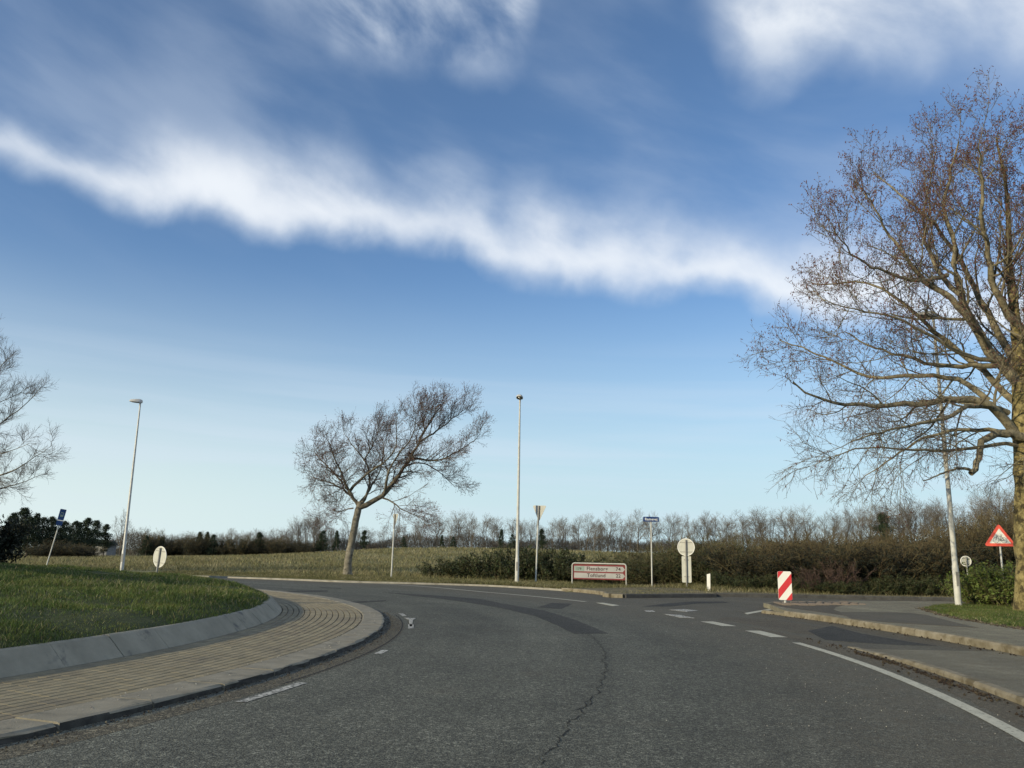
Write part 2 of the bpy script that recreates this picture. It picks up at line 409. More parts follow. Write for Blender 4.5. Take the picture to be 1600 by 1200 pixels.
class MB:                                               # python-list mesh builder
    def __init__(s): s.v = []; s.f = []

    def box(s, x0, x1, y0, y1, z0, z1):
        b = len(s.v)
        s.v += [(x0, y0, z0), (x1, y0, z0), (x1, y1, z0), (x0, y1, z0), (x0, y0, z1), (x1, y0, z1), (x1, y1, z1), (x0, y1, z1)]
        s.f += [tuple(b + i for i in q) for q in ((0, 3, 2, 1), (4, 5, 6, 7), (0, 1, 5, 4), (1, 2, 6, 5), (2, 3, 7, 6), (3, 0, 4, 7))]
        return s

    def tube(s, pts, rs, n=10, caps=True):
        pts = [Vector(p) for p in pts]; b0 = len(s.v)
        for i, p in enumerate(pts):
            t = (pts[min(i + 1, len(pts) - 1)] - pts[max(i - 1, 0)]).normalized()
            a = t.orthogonal().normalized() if i == 0 else (a - t * a.dot(t)).normalized()
            c = t.cross(a)
            for k in range(n):
                th = 2 * math.pi * k / n
                s.v.append(tuple(p + (a * math.cos(th) + c * math.sin(th)) * rs[i]))
        for i in range(len(pts) - 1):
            for k in range(n):
                k2 = (k + 1) % n
                s.f.append((b0 + i * n + k, b0 + i * n + k2, b0 + (i + 1) * n + k2, b0 + (i + 1) * n + k))
        if caps:
            s.f.append(tuple(b0 + k for k in reversed(range(n))))
            s.f.append(tuple(b0 + (len(pts) - 1) * n + k for k in range(n)))
        return s

    def plate(s, pts, y0, y1):                          # polygon in x,z extruded along y (front at y0)
        b = len(s.v); n = len(pts)
        for y in (y0, y1):
            s.v += [(p[0], y, p[1]) for p in pts]
        tri = tessellate_polygon([[Vector((p[0], p[1], 0)) for p in pts]])
        for t in tri:
            a, c, d = (Vector(pts[i]) for i in t)
            if (c - a).cross(d - a) < 0: t = (t[0], t[2], t[1])
            s.f.append(tuple(b + i for i in t)); s.f.append(tuple(b + n + i for i in reversed(t)))
        area = sum(pts[i][0] * pts[(i + 1) % n][1] - pts[(i + 1) % n][0] * pts[i][1] for i in range(n))
        for i in range(n):
            j = (i + 1) % n
            q = (b + i, b + n + i, b + n + j, b + j)
            s.f.append(q if area > 0 else tuple(reversed(q)))
        return s

    def slab(s, pts, z0, z1):                           # polygon in x,y extruded along z, no underside
        b = len(s.v); n = len(pts)
        s.v += [(p[0], p[1], z1) for p in pts] + [(p[0], p[1], z0) for p in pts]
        tri = tessellate_polygon([[Vector((p[0], p[1], 0)) for p in pts]])
        for t in tri:
            a, c, d = (Vector(pts[i][:2]) for i in t)
            if (c - a).cross(d - a) < 0: t = (t[0], t[2], t[1])
            s.f.append(tuple(b + i for i in t))
        area = sum(pts[i][0] * pts[(i + 1) % n][1] - pts[(i + 1) % n][0] * pts[i][1] for i in range(n))
        for i in range(n):
            j = (i + 1) % n
            q = (b + i, b + n + i, b + n + j, b + j)
            s.f.append(q if area < 0 else (q[3], q[2], q[1], q[0]))
        return s

    def mesh(s, name, smooth=False):
        me = bpy.data.meshes.new(name); me.from_pydata(s.v, [], s.f); me.update()
        if smooth: me.polygons.foreach_set('use_smooth', [True] * len(me.polygons))
        return me

    def build(s, name, material, parent=None, loc=None, rotz=0.0, smooth=False):
        return obj(name, s.mesh(name, smooth), material, parent, loc, rotz)


def sharp_smooth(o, ang=35):
    me = o.data
    me.polygons.foreach_set('use_smooth', [True] * len(me.polygons))
    try: me.set_sharp_from_angle(angle=R_(ang))
    except Exception: pass
    return o


# ------------------------------------------------------------------ ground layout
CX, CY = -24.5, 13.3                                    # centre of the roundabout


def pol(r, deg):
    a = R_(deg)
    return (CX + r * math.cos(a), CY + r * math.sin(a))


def sst(x, a, b):
    t = np.clip((x - a) / (b - a), 0, 1)
    return t * t * (3 - 2 * t)


def r_outer(deg):                                       # outer edge of the circulating road
    return 33.4 - 3.3 * float(sst(deg, 43, 58))


def field_h(x, y):
    x = np.asarray(x, float); y = np.asarray(y, float)
    rise = 2.25 * sst(y, 48, 135) * sst(x, -52, -8)
    bumps = 0.10 * np.sin(x * 0.11 + y * 0.07) * sst(y, 50, 80)
    return 0.06 + rise + bumps


def make_road():
    me = bpy.data.meshes.new('road')
    v, f = [], []
    nx, ny = 27, 14
    for j in range(ny + 1):
        for i in range(nx + 1): v.append((-65 + 135 * i / nx, -22 + 70 * j / ny, 0.0))
    for j in range(ny):
        for i in range(nx):
            a = j * (nx + 1) + i; f.append((a, a + 1, a + nx + 2, a + nx + 1))
    me.from_pydata(v, [], f); me.update()
    tag(obj('road', me, M_ROAD), kind='structure')


make_road()


def make_terrain():
    rad = [0.0, 0.25, 0.8, 2, 4, 7, 11, 16, 22, 30, 40, 52, 66, 82, 100, 120, 145, 175, 220, 300, 450, 700, 1100, 1800, 3000]
    phis = np.concatenate([np.arange(36, 320, 1.5), np.arange(320, 396, 2.0)])
    n = len(phis); V = []
    for i, dr in enumerate(rad):
        for ph in phis:
            r = r_outer(ph if ph < 180 else 60) + dr
            x, y = pol(r, ph)
            p = ph if ph < 180 else ph - 360
            z = float(field_h(x, y))
            if ph >= 319 and x < 71 and y < 56: z = -0.25      # paved quarter on the right lies above this
            V.append((x, y, z))
    V = np.array(V); F = []
    idx = np.arange(n)
    for i in range(len(rad) - 1):
        a = i * n + idx; b = i * n + (idx + 1) % n
        F.append(np.stack([a, a + n, b + n, b], 1))
    me = mesh_np('field', V, [np.concatenate(F)], True)
    tag(obj('field', me, M_FIELD), kind='structure')


make_terrain()


# sheets of paving on the right
foot_pts = [pol(32.27, a) for a in np.arange(-62, 15.6, 2.0)] + [(7.25, 23.6), (7.35, 24.6), (7.9, 25.5), (9.3, 26.3), (11, 27.1), (14, 27.8), (20, 28.1), (40, 26.5), (70.4, 22), (70.4, -18)]
tag(MB().slab(foot_pts, -0.05, 0.12).build('pavement', M_FOOT), kind='structure')
far_pts = [pol(33.4, 37.2), pol(33.35, 35), pol(33.1, 33), pol(32.7, 31)] + [(3.35, 29.3), (3.5, 28.85), (3.9, 28.72), (7.35, 30.45), (7.6, 31.3), (12, 31.35), (17, 30.9), (30, 29.7), (70.5, 26.2), (70.5, 57), (34, 57), pol(60, 37.2), pol(45, 37.2), pol(36, 37.2)]
tag(MB().slab(far_pts, -0.05, 0.12).build('verge', M_VERGE), kind='structure')
lawn_pts = [(11.4, 23.5), (10.9, 22.2), (10.45, 20.6), (10.1, 19.2), (9.95, 17.8), (9.85, 16.4), (9.75, 14), (9.6, 12), (9, 6), (6.5, -2), (70.2, -2), (70.2, 19), (40, 24.2), (20, 26.2), (15, 25.9), (12.8, 24.9)]
def ragged_edge(pts, amp, step):
    r_ = np.random.default_rng(44); out = []
    for p, q in zip(pts, pts[1:] + pts[:1]):
        p = np.array(p); q = np.array(q); n = max(1, int(np.linalg.norm(q - p) / step)) if np.linalg.norm(q - p) < 14 else 1
        for i in range(n): out.append(tuple(p + (q - p) * i / n + r_.normal(0, amp, 2)))
    return out


lawn_edge = ragged_edge(lawn_pts, .035, .22)
tag(MB().slab(lawn_edge, 0.05, 0.145).build('lawn', M_TURF), kind='structure')

# cycle track between the two kerbs, ramping down to the road
def track_z(deg): return 0.004 + 0.052 * (1 - float(sst(deg, -10.5, -1.5)))


angs = np.arange(-62, 0.1, 1.0)
V, F = [], []
for a in angs:
    for r in (29.99, 31.0, 32.12): V.append((*pol(r, a), track_z(a)))
for i in range(len(angs) - 1):
    for k in range(2):
        b = i * 3 + k; F.append((b, b + 1, b + 4, b + 3))
tag(obj('cycle_path', mesh_np('cycle_path', V, [np.array(F)]), M_TRACK), kind='structure')


def arc_stone(r0, r1, a0, a1, z0, prof, steps=3):
    """stone following the arc; prof: list of (t across 0..1 from inner to outer, z) for the top outline."""
    m = MB(); n = len(prof) + 2
    for i in range(steps + 1):
        a = a0 + (a1 - a0) * i / steps
        pr = [(0.0, z0)] + list(prof) + [(1.0, z0)]
        for t, z in pr: m.v.append((*pol(r0 + (r1 - r0) * t, a), z))
    for i in range(steps):
        for k in range(n - 1):
            b = i * n + k; m.f.append((b, b + n, b + n + 1, b + 1))
    m.f.append(tuple(range(n))); m.f.append(tuple(steps * n + k for k in reversed(range(n))))
    return m


def kerb_run(name, r0, r1, a_from, a_to, length, ztop, mt, zbase=-0.02, gap=0.008, bev=0.02, jit=0.004, face='both'):
    root = tag(bpy.data.objects.new(name, None), kind='structure'); COL.objects.link(root)
    step = math.degrees(length / r1); n = max(1, round((a_to - a_from) / step)); step = (a_to - a_from) / n
    g = math.degrees(gap / r1) / 2
    for i in range(n):
        a0 = a_from + i * step + g; a1 = a_from + (i + 1) * step - g
        zt = (ztop((a0 + a1) / 2) if callable(ztop) else ztop) + random.uniform(-jit, jit)
        w = r1 - r0; tb = bev / w
        dr = random.uniform(-jit, jit)
        prof = [(0.0, zt - bev), (tb, zt), (1 - tb, zt), (1.0, zt - bev)]
        arc_stone(r0 + dr, r1 + dr, a0, a1, zbase, prof).build('kerb_stone', mt, root)
    return root


kerb_run('kerb', 29.83, 29.985, -60, 0.5, 1.0, lambda a: 0.012 + 0.054 * (1 - float(sst(a, -6, 0))), M_MOSSKERB, bev=0.025)
kerb_run('kerb', 32.12, 32.27, -60, 15.4, 1.0, lambda a: 0.128 - 0.07 * float(sst(a, 12, 16)), M_MOSSKERB, bev=0.03, jit=0.006)


def kerb_line(name, pts, width, zt, length, mt, zbase=-0.02):
    root = tag(bpy.data.objects.new(name, None), kind='structure'); COL.objects.link(root)
    for p, q in zip(pts, pts[1:]):
        p = Vector(p); q = Vector(q); L = (q - p).length; n = max(1, round(L / length)); u = (q - p) / L; nr = Vector((-u.y, u.x))
        for i in range(n):
            a = p + u * (L * i / n + 0.005); b = p + u * (L * (i + 1) / n - 0.005)
            z = zt + random.uniform(-0.004, 0.004)
            m = MB(); rows = []
            for c in (a, b):
                for o_, zz in ((-width, zbase), (-width, z - 0.02), (-width + 0.02, z), (0.0, z), (0.0, zbase)):
                    e = c + nr * o_; m.v.append((e.x, e.y, zz))
            for k in range(4): m.f.append((k, k + 5, k + 6, k + 1))
            m.f.append((4, 3, 2, 1, 0)); m.f.append((5, 6, 7, 8, 9))
            m.build('kerb_stone', mt, root)
    return root


kerb_line('kerb', [(3.9, 28.71), (7.36, 30.44)], 0.13, 0.135, 0.95, M_DARKKERB)
kerb_line('kerb', [(7.62, 31.29), (12, 31.34), (17, 30.89), (26, 30.05)], 0.13, 0.125, 1.0, M_DARKKERB)
kerb_line('kerb', [pol(33.41, 37), pol(33.36, 35), pol(33.11, 33), pol(32.71, 31), (3.36, 29.28), (3.51, 28.84), (3.88, 28.72)], 0.12, 0.125, 0.8, M_MOSSKERB)


kerb_line('kerb', [pol(r_outer(a), a) for a in np.arange(37.2, 79, 1.9)], 0.14, 0.075, 1.0, M_FARKERB)

# ------------------------------------------------------------------ central island
MOUND_R = [20.07, 19.9, 19.5, 19, 18.5, 18, 17.5, 17, 16.5, 16, 15.3, 14.5, 13, 11, 8, 5, 2, 0.4]
MOUND_Z = [0.27, 0.35, 0.46, 0.51, 0.535, 0.56, 0.59, 0.63, 0.68, 0.72, 0.75, 0.77, 0.79, 0.80, 0.81, 0.81, 0.81, 0.81]


def mound_z(x, y):
    x = np.asarray(x, float); y = np.asarray(y, float)
    r = np.hypot(x - CX, y - CY)
    z = np.interp(r, MOUND_R[::-1], MOUND_Z[::-1])
    lump = 0.05 * np.sin(x * 1.9 + 1.3 * np.sin(y * 0.8)) * np.sin(y * 1.3 + 0.7 * np.sin(x * 0.9)) + 0.02 * np.sin(x * 4.1 + y * 2.2) * np.sin(y * 3.7 - x)
    return z + lump * sst(20.05 - r, 0.1, 1.2)


def make_mound():
    nphi = 240; V, F = [], []
    rr = np.concatenate([np.concatenate([np.linspace(20.07, 18.6, 16), np.linspace(18.5, 14, 30)]), [13, 11, 8, 5, 2, 0.4]])
    for r in rr:
        for k in range(nphi):
            x, y = pol(r, 360 * k / nphi); V.append((x, y, float(mound_z(x, y))))
    k = np.arange(nphi)
    for i in range(len(rr) - 1):
        a = i * nphi + k; b = i * nphi + (k + 1) % nphi
        F.append(np.stack([a, b, b + nphi, a + nphi], 1))
    me = mesh_np('grass_mound', V, [np.concatenate(F)], True)
    tag(obj('grass_mound', me, M_SOIL), kind='structure')


make_mound()


def in_view(x, y, z=0.3, margin=40):
    """pixel of a ground point in the photo's frame, used only to decide what is worth building."""
    d = np.stack([np.asarray(x, float), np.asarray(y, float), np.full(np.shape(x), z) - CAM_H], -1)
    f = d @ FWD
    px = 800 + FPX * (d @ CR) / np.maximum(f, 1e-3); py = 600 - FPX * (d @ CU) / np.maximum(f, 1e-3)
    return (f > 0.3) & (px > -margin * 3) & (px < 1600 + margin * 3) & (py < 1200 + margin * 3)


# sloping kerb round the grass
def island_kerb():
    root = tag(bpy.data.objects.new('island_kerb', None), kind='structure'); COL.objects.link(root)
    st = math.degrees(0.98 / 20.45); a = -75.0
    while a < 75:
        h = 0.31 + random.uniform(-0.006, 0.006); dr = random.uniform(-0.006, 0.006)
        arc_stone(19.95 + dr, 20.31 + dr, a + 0.012, a + st - 0.012, 0.02,
                  [(0.0, h - 0.004), (0.30, h), (0.38, h - 0.012), (0.94, 0.095), (1.0, 0.075)]).build('kerb_stone', M_KERB, root)
        a += st


island_kerb()


def apron_edge():
    root = tag(bpy.data.objects.new('apron_kerb', None), kind='structure'); COL.objects.link(root)
    st = math.degrees(1.0 / 22.2); a = -80.0
    while a < 75:
        h = 0.066 + random.uniform(-0.004, 0.004); dr = random.uniform(-0.008, 0.008); g = random.uniform(0.02, 0.045)
        m = arc_stone(21.95 + dr, 22.38 + dr, a + g, a + st - g, 0.0,
                      [(0.0, h - 0.008), (0.03, h + 0.002), (0.92, h - 0.002), (0.975, h - 0.010), (1.0, h - 0.022)], 4)
        for q in range(len(m.v)):                        # chipped arris
            x_, y_, z_ = m.v[q]
            if z_ > h - 0.03 and math.hypot(x_ - CX, y_ - CY) > 22.33 + dr: k_ = random.uniform(-0.02, 0.006) / 22.4; m.v[q] = (x_ + (x_ - CX) * k_, y_ + (y_ - CY) * k_, z_ - random.uniform(0, 0.006))
        st_ = m.build('kerb_stone', M_SLAB, root)
        st_.data.materials.append(M_SHADEGRIME)
        for p_ in st_.data.polygons:                     # shade of the outer face put into the colour, with rubber scuffs
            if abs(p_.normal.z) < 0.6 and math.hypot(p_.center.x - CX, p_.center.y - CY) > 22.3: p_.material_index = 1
        a += st


apron_edge()


def apron():
    root = tag(bpy.data.objects.new('truck_apron', None), kind='structure'); COL.objects.link(root)
    V, F = [], []
    n = 160
    for k in range(n + 1):
        a = -82 + 160 * k / n
        for r, z in ((20.25, 0.052), (22.0, 0.038)): V.append((*pol(r, a), z))
    for k in range(n): F.append((2 * k, 2 * k + 1, 2 * k + 3, 2 * k + 2))
    obj('joint_bed', mesh_np('joint_bed', V, [np.array(F)]), M_JOINT, root)
    rows = 14; w = (21.935 - 20.325) / rows
    bricks = []
    for j in range(rows):
        r0 = 20.325 + j * w; st = math.degrees(0.205 / r0)
        for k in range(int(150 / st)):
            a = -80 + (k + 0.5 * (j % 2)) * st
            x, y = pol(r0, a)
            bricks.append((math.hypot(x, y), r0, a, st, x, y))
    vis = in_view(np.array([b[4] for b in bricks]), np.array([b[5] for b in bricks]), 0.1, 5)
    order = sorted(range(len(bricks)), key=lambda i: (not vis[i], bricks[i][0]))
    own = set(order[:300]); rest = MB()
    for i, (d, r0, a, st, x, y) in enumerate(bricks):
        zt = 0.074 - 0.014 * (r0 - 20.3) / 1.6 + random.uniform(-0.0015, 0.0015)
        tl = 0.0
        a0 = a + st * 0.006; a1 = a + st * 0.994; ra = r0 + 0.0065; rb = r0 + w - 0.0065; e = 0.006; ea = math.degrees(0.003 / r0)
        m = MB() if i in own else rest
        b = len(m.v)
        for (r, t, z) in ((ra, a0, -0.022), (rb, a0, -0.022), (rb, a1, -0.022), (ra, a1, -0.022)): m.v.append((*pol(r, t), zt + z))
        for (r, t, z) in ((ra, a0, -0.006), (rb, a0, -0.006), (rb, a1, -0.006), (ra, a1, -0.006)): m.v.append((*pol(r, t), zt + z + tl))
        for (r, t, z) in ((ra + e, a0 + ea, 0), (rb - e, a0 + ea, 0), (rb - e, a1 - ea, 0), (ra + e, a1 - ea, 0)): m.v.append((*pol(r, t), zt + z + tl))
        for o_ in (0, 4):
            for k in range(4):
                k2 = (k + 1) % 4; m.f.append((b + o_ + k, b + o_ + k2, b + o_ + 4 + k2, b + o_ + 4 + k))
        m.f.append((b + 8, b + 9, b + 10, b + 11))
        if i in own: m.build('brick', M_BRICK, root)
    tag(rest.build('bricks', M_BRICK, root), kind='stuff')


apron()

# ------------------------------------------------------------------ road markings, repairs
def flat(name, pts, z, mt, thick=0.004):
    return tag(MB().slab(pts, z - thick, z).build(name, mt), kind='structure')


def arc_band(name, r0, r1, a0, a1, z, mt, step=0.7):
    n = max(2, int(abs(a1 - a0) / step)); A = np.linspace(a0, a1, n + 1)
    V, F = [], []
    for a in A:
        V.append((*pol(r0, a), z)); V.append((*pol(r1, a), z))
    for i in range(n): F.append((2 * i, 2 * i + 1, 2 * i + 3, 2 * i + 2))
    return tag(obj(name, mesh_np(name, V, [np.array(F)]), mt), kind='structure')


def gp(pts): return [tuple(G(*p)[:2]) for p in pts]


arc_band('road_marking', 29.17, 29.31, -13.8, 1.6, 0.005, M_PAINT)
arc_band('road_marking', 29.17, 29.31, -40, -14.1, 0.005, M_PAINT)
arc_band('road_marking', 29.15, 29.45, 3.4, 5.9, 0.005, M_PAINT)
arc_band('road_marking', 29.10, 29.40, 7.9, 10.2, 0.005, M_PAINT)
V, F = [], []
for a in np.arange(24.8, 56, 0.8):                      # edge line past the sign, drifting outwards
    r = 29.55 + 1.0 * float(sst(a, 35, 50)) - 1.1 * float(sst(a, 50, 58))
    V.append((*pol(r - .06, a), .005)); V.append((*pol(r + .08, a), .005))
for i in range(len(V) // 2 - 1): F.append((2 * i, 2 * i + 1, 2 * i + 3, 2 * i + 2))
tag(obj('road_marking', mesh_np('road_marking', V, [np.array(F)]), M_PAINT), kind='structure')
flat('road_marking', gp([(932, 942), (942, 942), (968, 946), (958, 947)]), 0.005, M_PAINT)
flat('road_marking', gp([(1163, 958), (1203, 951.5), (1206, 953), (1168, 960)]), 0.005, M_PAINT)
flat('road_marking', gp([(1037, 959.5), (1062, 961), (1086, 966), (1062, 965)]), 0.005, M_PAINTWORN)
flat('road_marking', gp([(1046, 953), (1068, 952), (1091, 954), (1072, 956)]), 0.005, M_PAINTWORN)
flat('road_marking', gp([(1007, 954), (1020, 954), (1024, 956), (1010, 956)]), 0.005, M_PAINTWORN)
# worn fragments of the inner edge line
for a0, a1 in ((-37.2, -33.5), (-14.2, -11.2), (-4.6, -3.5), (5.2, 7.5), (12.8, 14.8)):
    arc_band('road_marking', 22.82, 22.92, a0, a1, 0.005, M_PAINTWORN)
flat('road_marking', gp([(632, 965.5), (650, 966), (645, 969), (644, 979), (640, 979), (639, 969)]), 0.005, M_PAINTWORN)
# tar-filled groove along that line
arc_band('road_seam', 22.70, 22.725, -11.5, 14, 0.003, M_CRACK)
# darker repair strips, and cast shadows drawn as dark strips
flat('patch_and_shadow', gp([(600, 925.5), (690, 931), (750, 936), (787, 943.5), (850, 954), (900, 969), (950, 990), (897, 990.5), (870, 977), (837, 963), (787, 951), (740, 943), (690, 936), (640, 930.5)]), 0.003, M_PATCHSHADOW)
flat('patch_and_shadow', gp([(840, 949), (862, 942), (894, 943.5), (877, 951.5)]), 0.003, M_PATCHSHADOW)
flat('patch_and_shadow', gp([(1004, 948), (1045, 942.5), (1085, 940), (1130, 940), (1140, 942), (1090, 943), (1050, 947.5)]), 0.003, M_PATCHSHADOW)
flat('patch_and_shadow', gp([(1262, 986), (1300, 978), (1345, 990), (1420, 1003), (1465, 1009), (1400, 1008), (1330, 1003.5), (1290, 1000)]), 0.003, M_PATCHSHADOW)
flat('patch_and_shadow', gp([(430, 923.6), (512, 922.6), (512, 924), (432, 926)]), 0.003, M_PATCHSHADOW)  # cast shadow across the road, drawn as a thin dark sheet
flat('patch_and_shadow', gp([(495, 917.0), (532, 918.8), (534, 920), (505, 918.8)]), 0.003, M_PATCHSHADOW)  # short cast shadow, also painted as dark asphalt
flat('patch_and_shadow', gp([(522, 941), (602, 938), (604, 939.2), (540, 943.2)]), 0.003, M_PATCHSHADOW)  # nearer cast shadow painted as a dark strip
flat('patch_and_shadow', gp([(1385, 941), (1460, 941.5), (1490, 942.5), (1490, 944), (1440, 943.8), (1400, 942.4)]), 0.003, M_PATCHSHADOW)  # narrow dark streak on the side road
flat('pavement_patch', [tuple(G(*p, 0.12)[:2]) for p in [(1310, 956), (1420, 957.5), (1447, 961), (1500, 974.5), (1530, 981.5), (1384, 972.5), (1330, 967)]], 0.125, M_DARKFOOT)


def ragged(name, r0, r1, a0, a1, z, mt, seed):
    rng = np.random.default_rng(seed); A = np.arange(a0, a1, 0.25); V, F = [], []
    t = (A - a0) / (a1 - a0); env = np.minimum(1, np.minimum(t, 1 - t) * 6)
    k1 = np.cumsum(rng.normal(0, .06, len(A))); k1 -= np.linspace(k1[0], k1[-1], len(A)); k2 = np.cumsum(rng.normal(0, .06, len(A))); k2 -= np.linspace(k2[0], k2[-1], len(A))
    for i, a in enumerate(A):
        c = (r0 + r1) / 2; h = (r1 - r0) / 2 * env[i]
        lo = min(c - h * (1 + k1[i]), c); hi = max(c + h * (1 + .3 * k2[i]), c + .005)
        V.append((*pol(lo, a), z)); V.append((*pol(min(hi, r1), a), z))
    for i in range(len(A) - 1): F.append((2 * i, 2 * i + 1, 2 * i + 3, 2 * i + 2))
    tag(obj(name, mesh_np(name, V, [np.array(F)]), mt), kind='structure')


ragged('road_grit', 29.42, 29.82, -30, 9, 0.0022, M_DIRT, 1)
ragged('road_grit', 31.45, 32.11, -1, 17, 0.0022, M_DIRT, 2)
ragged('road_grit', 29.7, 31.2, 4, 13, 0.0018, M_DIRT, 3)
ragged('road_grit', 22.39, 22.75, -40, 16, 0.0018, M_DIRT, 4)
flat('pavement_grit', [(7.3, 23.5), (7.4, 24.5), (8.0, 25.35), (9.2, 26.05), (10.5, 26.5), (10.1, 25.2), (9.6, 24.3), (8.9, 23.2), (8.3, 21.8), (8.0, 20.2), (7.65, 19.4), (7.5, 20.8), (7.25, 22.3)], 0.1225, M_DIRT)


def crack(name, pts, w):
    V, F = [], []; P = []
    for p, q in zip(pts, pts[1:]):
        p = np.array(p); q = np.array(q); n = max(2, int(np.linalg.norm(q - p) / 0.05))
        for i in range(n): P.append(p + (q - p) * i / n + RNG.normal(0, 0.014, 2) + 0.025 * np.sin(np.array([len(P) * .55, len(P) * .71])) * RNG.uniform(.3, 1))
    for i in range(len(P)):
        t = P[min(i + 1, len(P) - 1)] - P[max(0, i - 1)]; t /= np.linalg.norm(t); nrm = np.array([-t[1], t[0]])
        ww = w * random.uniform(0.25, 1.2)
        V.append((*(P[i] - nrm * ww), 0.0035)); V.append((*(P[i] + nrm * ww), 0.0035))
    for i in range(len(P) - 1): F.append((2 * i, 2 * i + 1, 2 * i + 3, 2 * i + 2))
    tag(obj(name, mesh_np(name, V, [np.array(F)]), M_CRACK), kind='structure')


crack('road_crack', gp([(918, 990), (935, 1004), (946, 1020), (944, 1035), (948, 1042), (941, 1062), (936, 1078), (925, 1092), (905, 1118), (893, 1130), (880, 1149), (862, 1172), (840, 1198)]), 0.0065)
crack('road_crack', gp([(893, 1111), (912, 1107), (926, 1092)]), 0.005)


# cobbles at the nose of the traffic island
def cobbles():
    root = tag(bpy.data.objects.new('cobbled_nose', None), kind='structure'); COL.objects.link(root)
    MB().slab([(7.46, 23.75), (7.6, 24.68), (8.1, 25.35), (9.3, 26.05), (10.6, 26.5), (10.3, 25.3), (9.7, 24.4), (8.4, 23.5)], 0.11, 0.124).build('joint_bed', M_JOINT, root)
    me = None; c = (13.5, 23.5); k = 0
    for r in np.arange(3.0, 6.1, 0.235):
        n = int(r * math.pi / 0.22)
        for i in range(n):
            a = R_(110 + 90 * (i + 0.5 * (k % 2)) / (n / 2)); x = c[0] + r * math.cos(a); y = c[1] + r * math.sin(a)
            if not (y > 23.55 + max(0, x - 8.4) * 0.62 and y < 25.2 + 0.52 * (x - 8.1) and x > 7.5 + 0.15 * (y - 23.7) and x < 10.4): continue
            if me is None:
                m = MB(); m.v = [(-.1, -.1, 0), (.1, -.1, 0), (.1, .1, 0), (-.1, .1, 0), (-.1, -.095, .02), (.1, -.095, .02), (.1, .095, .02), (-.1, .095, .02), (-.075, -.07, .034), (.075, -.07, .034), (.075, .07, .034), (-.075, .07, .034)]
                for o_ in (0, 4):
                    for q in range(4): m.f.append((o_ + q, o_ + (q + 1) % 4, o_ + 4 + (q + 1) % 4, o_ + 4 + q))
                m.f.append((8, 9, 10, 11)); me = m.mesh('cobble'); me.materials.append(M_COBBLE)
            o = obj('cobble', me, None, root, (x, y, 0.108 + random.uniform(-.006, .006)), a + random.uniform(-.08, .08))
        k += 1


cobbles()


# ------------------------------------------------------------------ plants: numpy branch growing
def nrm(v): return v / np.maximum(np.linalg.norm(v, axis=-1, keepdims=True), 1e-9)


def walk(p0, d0, L, K, r0, r1f, trop, jit, rng):
    N = len(p0); P = np.zeros((N, K + 1, 3)); P[:, 0] = p0; d = nrm(d0)
    tr = np.broadcast_to(np.asarray(trop, float), (N, 3))
    for k in range(K):
        d = nrm(d + tr + rng.normal(0, jit, (N, 3)))
        P[:, k + 1] = P[:, k] + d * (L / K)[:, None]
    f = np.linspace(0, 1, K + 1)[None]
    R = r0[:, None] * (1 - (1 - r1f) * f)
    return P, R


def sprout(P, R, n, t0, t1, ang, asd, L, K, rk, rmin, trop, jit, rng, r1f=0.35, taper=0.5, up=None):
    """n children per parent branch. L: mean length; rk: child radius / parent radius there."""
    N, K1, _ = P.shape; K0 = K1 - 1
    t = (np.arange(n)[None] + rng.random((N, n))) / n * (t1 - t0) + t0
    f = t * K0; i = np.minimum(f.astype(int), K0 - 1); w = (f - i)[..., None]
    ii = np.arange(N)[:, None]
    base = P[ii, i] * (1 - w) + P[ii, i + 1] * w
    T = nrm(P[ii, i + 1] - P[ii, i])
    rad = R[ii, i] * (1 - w[..., 0]) + R[ii, i + 1] * w[..., 0]
    rnd = rng.normal(0, 1, (N, n, 3))
    if up is not None: rnd = rnd + np.asarray(up) * 1.0
    per = nrm(rnd - (rnd * T).sum(-1, keepdims=True) * T)
    a = np.clip(rng.normal(ang, asd, (N, n)), 0.15, 1.9)[..., None]
    d = np.cos(a) * T + np.sin(a) * per
    Ls = (L if np.isscalar(L) else np.asarray(L)[:, None]) * (1 - taper * (t - t0) / (t1 - t0 + 1e-9)) * rng.uniform(0.55, 1.3, (N, n))
    r = np.maximum(rad * rk, rmin)
    tr = trop(base.reshape(-1, 3)) if callable(trop) else trop
    return walk(base.reshape(-1, 3), d.reshape(-1, 3), Ls.ravel(), K, r.ravel(), r1f, tr, jit, rng)


def tubes(P, R, n):
    N, K1, _ = P.shape
    T = np.zeros_like(P); T[:, 1:-1] = P[:, 2:] - P[:, :-2]; T[:, 0] = P[:, 1] - P[:, 0]; T[:, -1] = P[:, -1] - P[:, -2]
    T = nrm(T)
    ref = np.where(np.abs(T[:, :1, 2:3]) > 0.85, np.array([1.0, 0, 0]), np.array([0, 0, 1.0]))
    A = nrm(ref - (ref * T).sum(-1, keepdims=True) * T); B = np.cross(T, A)
    th = 2 * np.pi * np.arange(n) / n
    V = P[:, :, None] + R[:, :, None, None] * (A[:, :, None] * np.cos(th)[:, None] + B[:, :, None] * np.sin(th)[:, None])
    idx = (np.arange(N)[:, None, None] * K1 + np.arange(K1 - 1)[None, :, None]) * n
    k = np.arange(n)[None, None]; k2 = (k + 1) % n
    F = np.stack([idx + k, idx + k2, idx + n + k2, idx + n + k], -1)
    return V.reshape(-1, 3), F.reshape(-1, 4)


def join(parts):
    Vs, Fs, o = [], {}, 0
    for V, F in parts:
        Fs.setdefault(F.shape[1], []).append(F + o); Vs.append(V); o += len(V)
    return np.concatenate(Vs), [np.concatenate(f) for f in Fs.values()]


def tube_mesh(name, sets, smooth=True):
    V, F = join([tubes(P, R, n) for P, R, n in sets])
    return mesh_np(name, V, F, smooth)


